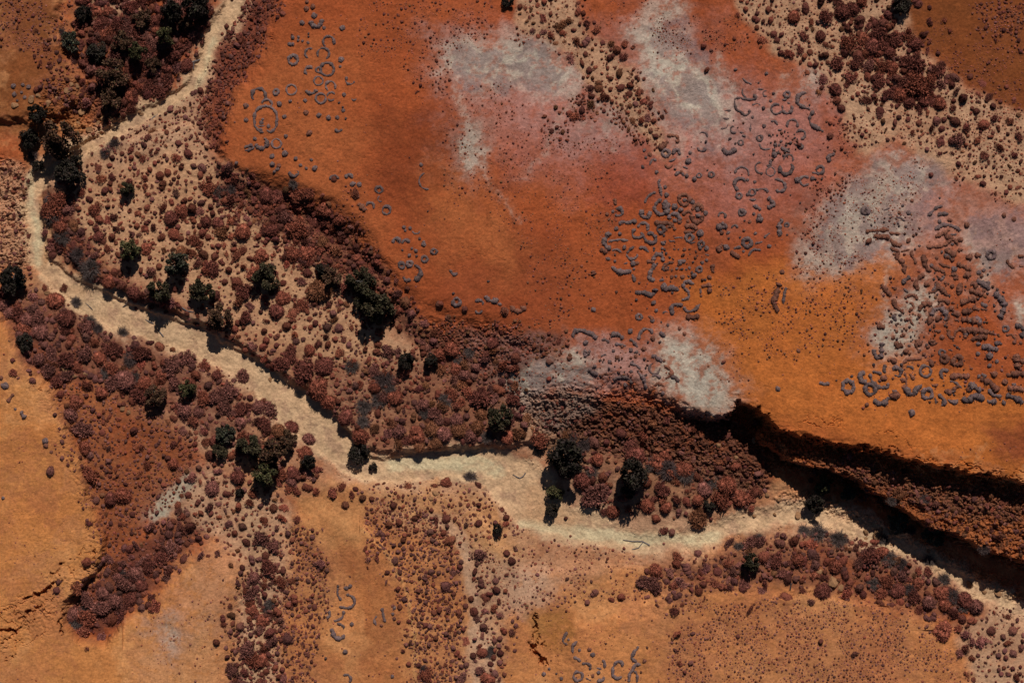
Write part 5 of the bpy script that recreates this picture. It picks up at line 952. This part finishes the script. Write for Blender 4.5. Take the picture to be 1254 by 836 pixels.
# ================================================================== dead wood on the sand
def log(name, paths, label, colr=(.12, .10, .095)):
    Vs, Fs, o_ = [], [], 0; cu_ = paths[0][0]
    X0, Y0, Z0 = [q_[0] for q_ in world(np.array([cu_[0]]), np.array([cu_[1]]))]
    for pth in paths:
        for (a, b_) in zip(pth[:-1], pth[1:]):
            A1 = [q_[0] for q_ in world(np.array([a[0]]), np.array([a[1]]))]; B1 = [q_[0] for q_ in world(np.array([b_[0]]), np.array([b_[1]]))]
            A1[2] += a[2]*S*.8; B1[2] += b_[2]*S*.8; v, f = limb(np.array(A1)-(X0, Y0, Z0), np.array(B1)-(X0, Y0, Z0), a[2]*S, b_[2]*S, 7); Vs.append(v); Fs.append(f+o_); o_ += len(v)
    V_ = np.concatenate(Vs); o = mk(name, V_, np.concatenate(Fs), MK, np.tile(np.array(colr), (len(V_), 1))); o.location = (X0, Y0, Z0); o['label'] = label; o['category'] = 'dead wood'; o['group'] = 'dead wood lying on the creek sand'
log('fallen_branch', [[(763,661,.4),(775,663,.6),(787,663,.8),(796,668,.9)],[(774,673,.4),(782,671,.6),(788,664,.6)]], 'forked grey fallen branch below the wide creek bend')
log('fallen_branch', [[(628,581,.4),(633,584,.6),(637,585.5,.6),(641,583,.6),(643.5,579,.8)]], 'small curved driftwood branch on the wide middle sand')
log('fallen_log', [[(177,391,.5),(182,394,.7),(187,396,.6)]], 'short dark log on the left creek sand, upper of two')
log('fallen_log', [[(190,402,.4),(195,407,.7),(199,412,.8)]], 'short dark log on the left creek sand, lower of two')
log('fallen_log', [[(219,374,.5),(224,377,1),(230,381,.8),(238,382,.4)]], 'dark log lying at the foot of the creek bank trees')
log('fallen_branch', [[(103,371,.3),(108,375,.5),(112,379,.4)]], 'thin curved branch at the left edge of the upper creek')
log('fallen_branch', [[(154,371,.3),(149,376,.4),(158,368,.5)]], 'pale forked twig lying where the bank meets the creek')
log('fallen_log', [[(232,77,.5),(238,75,1.2),(244,72,.5)],[(236,84,.8),(237,76,.8)]], 'dark stump with roots on the upper creek sand')
log('fallen_branch', [[(182,155,.5),(184,146,.6),(188,141,.5)],[(184,146,.5),(192,139,.3)]], 'pale forked branch on the sand below the top left thicket')
log('dead_shrub_stem', [[(968,722,.9),(969,716,.8),(968,710,.4)],[(969,716,.5),(972,713,.3)]], 'black dead stem in the lower right scrub belt', (.03, .025, .025))



# ------------------------------------------------------------------ light, sky, camera
EL, AZ = math.radians(47), math.radians(11)       # sun towards the top of the photo, a little to the right
sl = bpy.data.lights.new('sun', 'SUN'); sl.energy = 4.6; sl.angle = math.radians(.5); sl.color = (1, .97, .92)
so = bpy.data.objects.new('sun', sl); C.objects.link(so)
d = Vector((-math.sin(AZ)*math.cos(EL), -math.cos(AZ)*math.cos(EL), -math.sin(EL)))
so.rotation_euler = d.to_track_quat('-Z', 'Y').to_euler(); so.location = (0, 0, 200)
w = bpy.data.worlds.new('World'); bpy.context.scene.world = w; w.use_nodes = True
nt = w.node_tree; bg = nt.nodes['Background']; sk = nt.nodes.new('ShaderNodeTexSky'); sk.sky_type = 'NISHITA'; sk.sun_disc = False
sk.air_density = .45; sk.dust_density = .1; sk.ozone_density = 2.0; sk.sun_elevation = EL; sk.sun_rotation = AZ; nt.links.new(sk.outputs[0], bg.inputs['Color']); bg.inputs['Strength'].default_value = .05
cd = bpy.data.cameras.new('camera'); cam = bpy.data.objects.new('camera', cd); C.objects.link(cam)
cam.location = (0, 0, HC); cd.sensor_width = 36; cd.lens = 36*HC/(1254*S); cd.clip_start = 1; cd.clip_end = 40000
sc = bpy.context.scene; sc.camera = cam
sc.view_settings.view_transform = 'Standard'; sc.view_settings.look = 'None'; sc.view_settings.gamma = 1; sc.view_settings.exposure = -.06
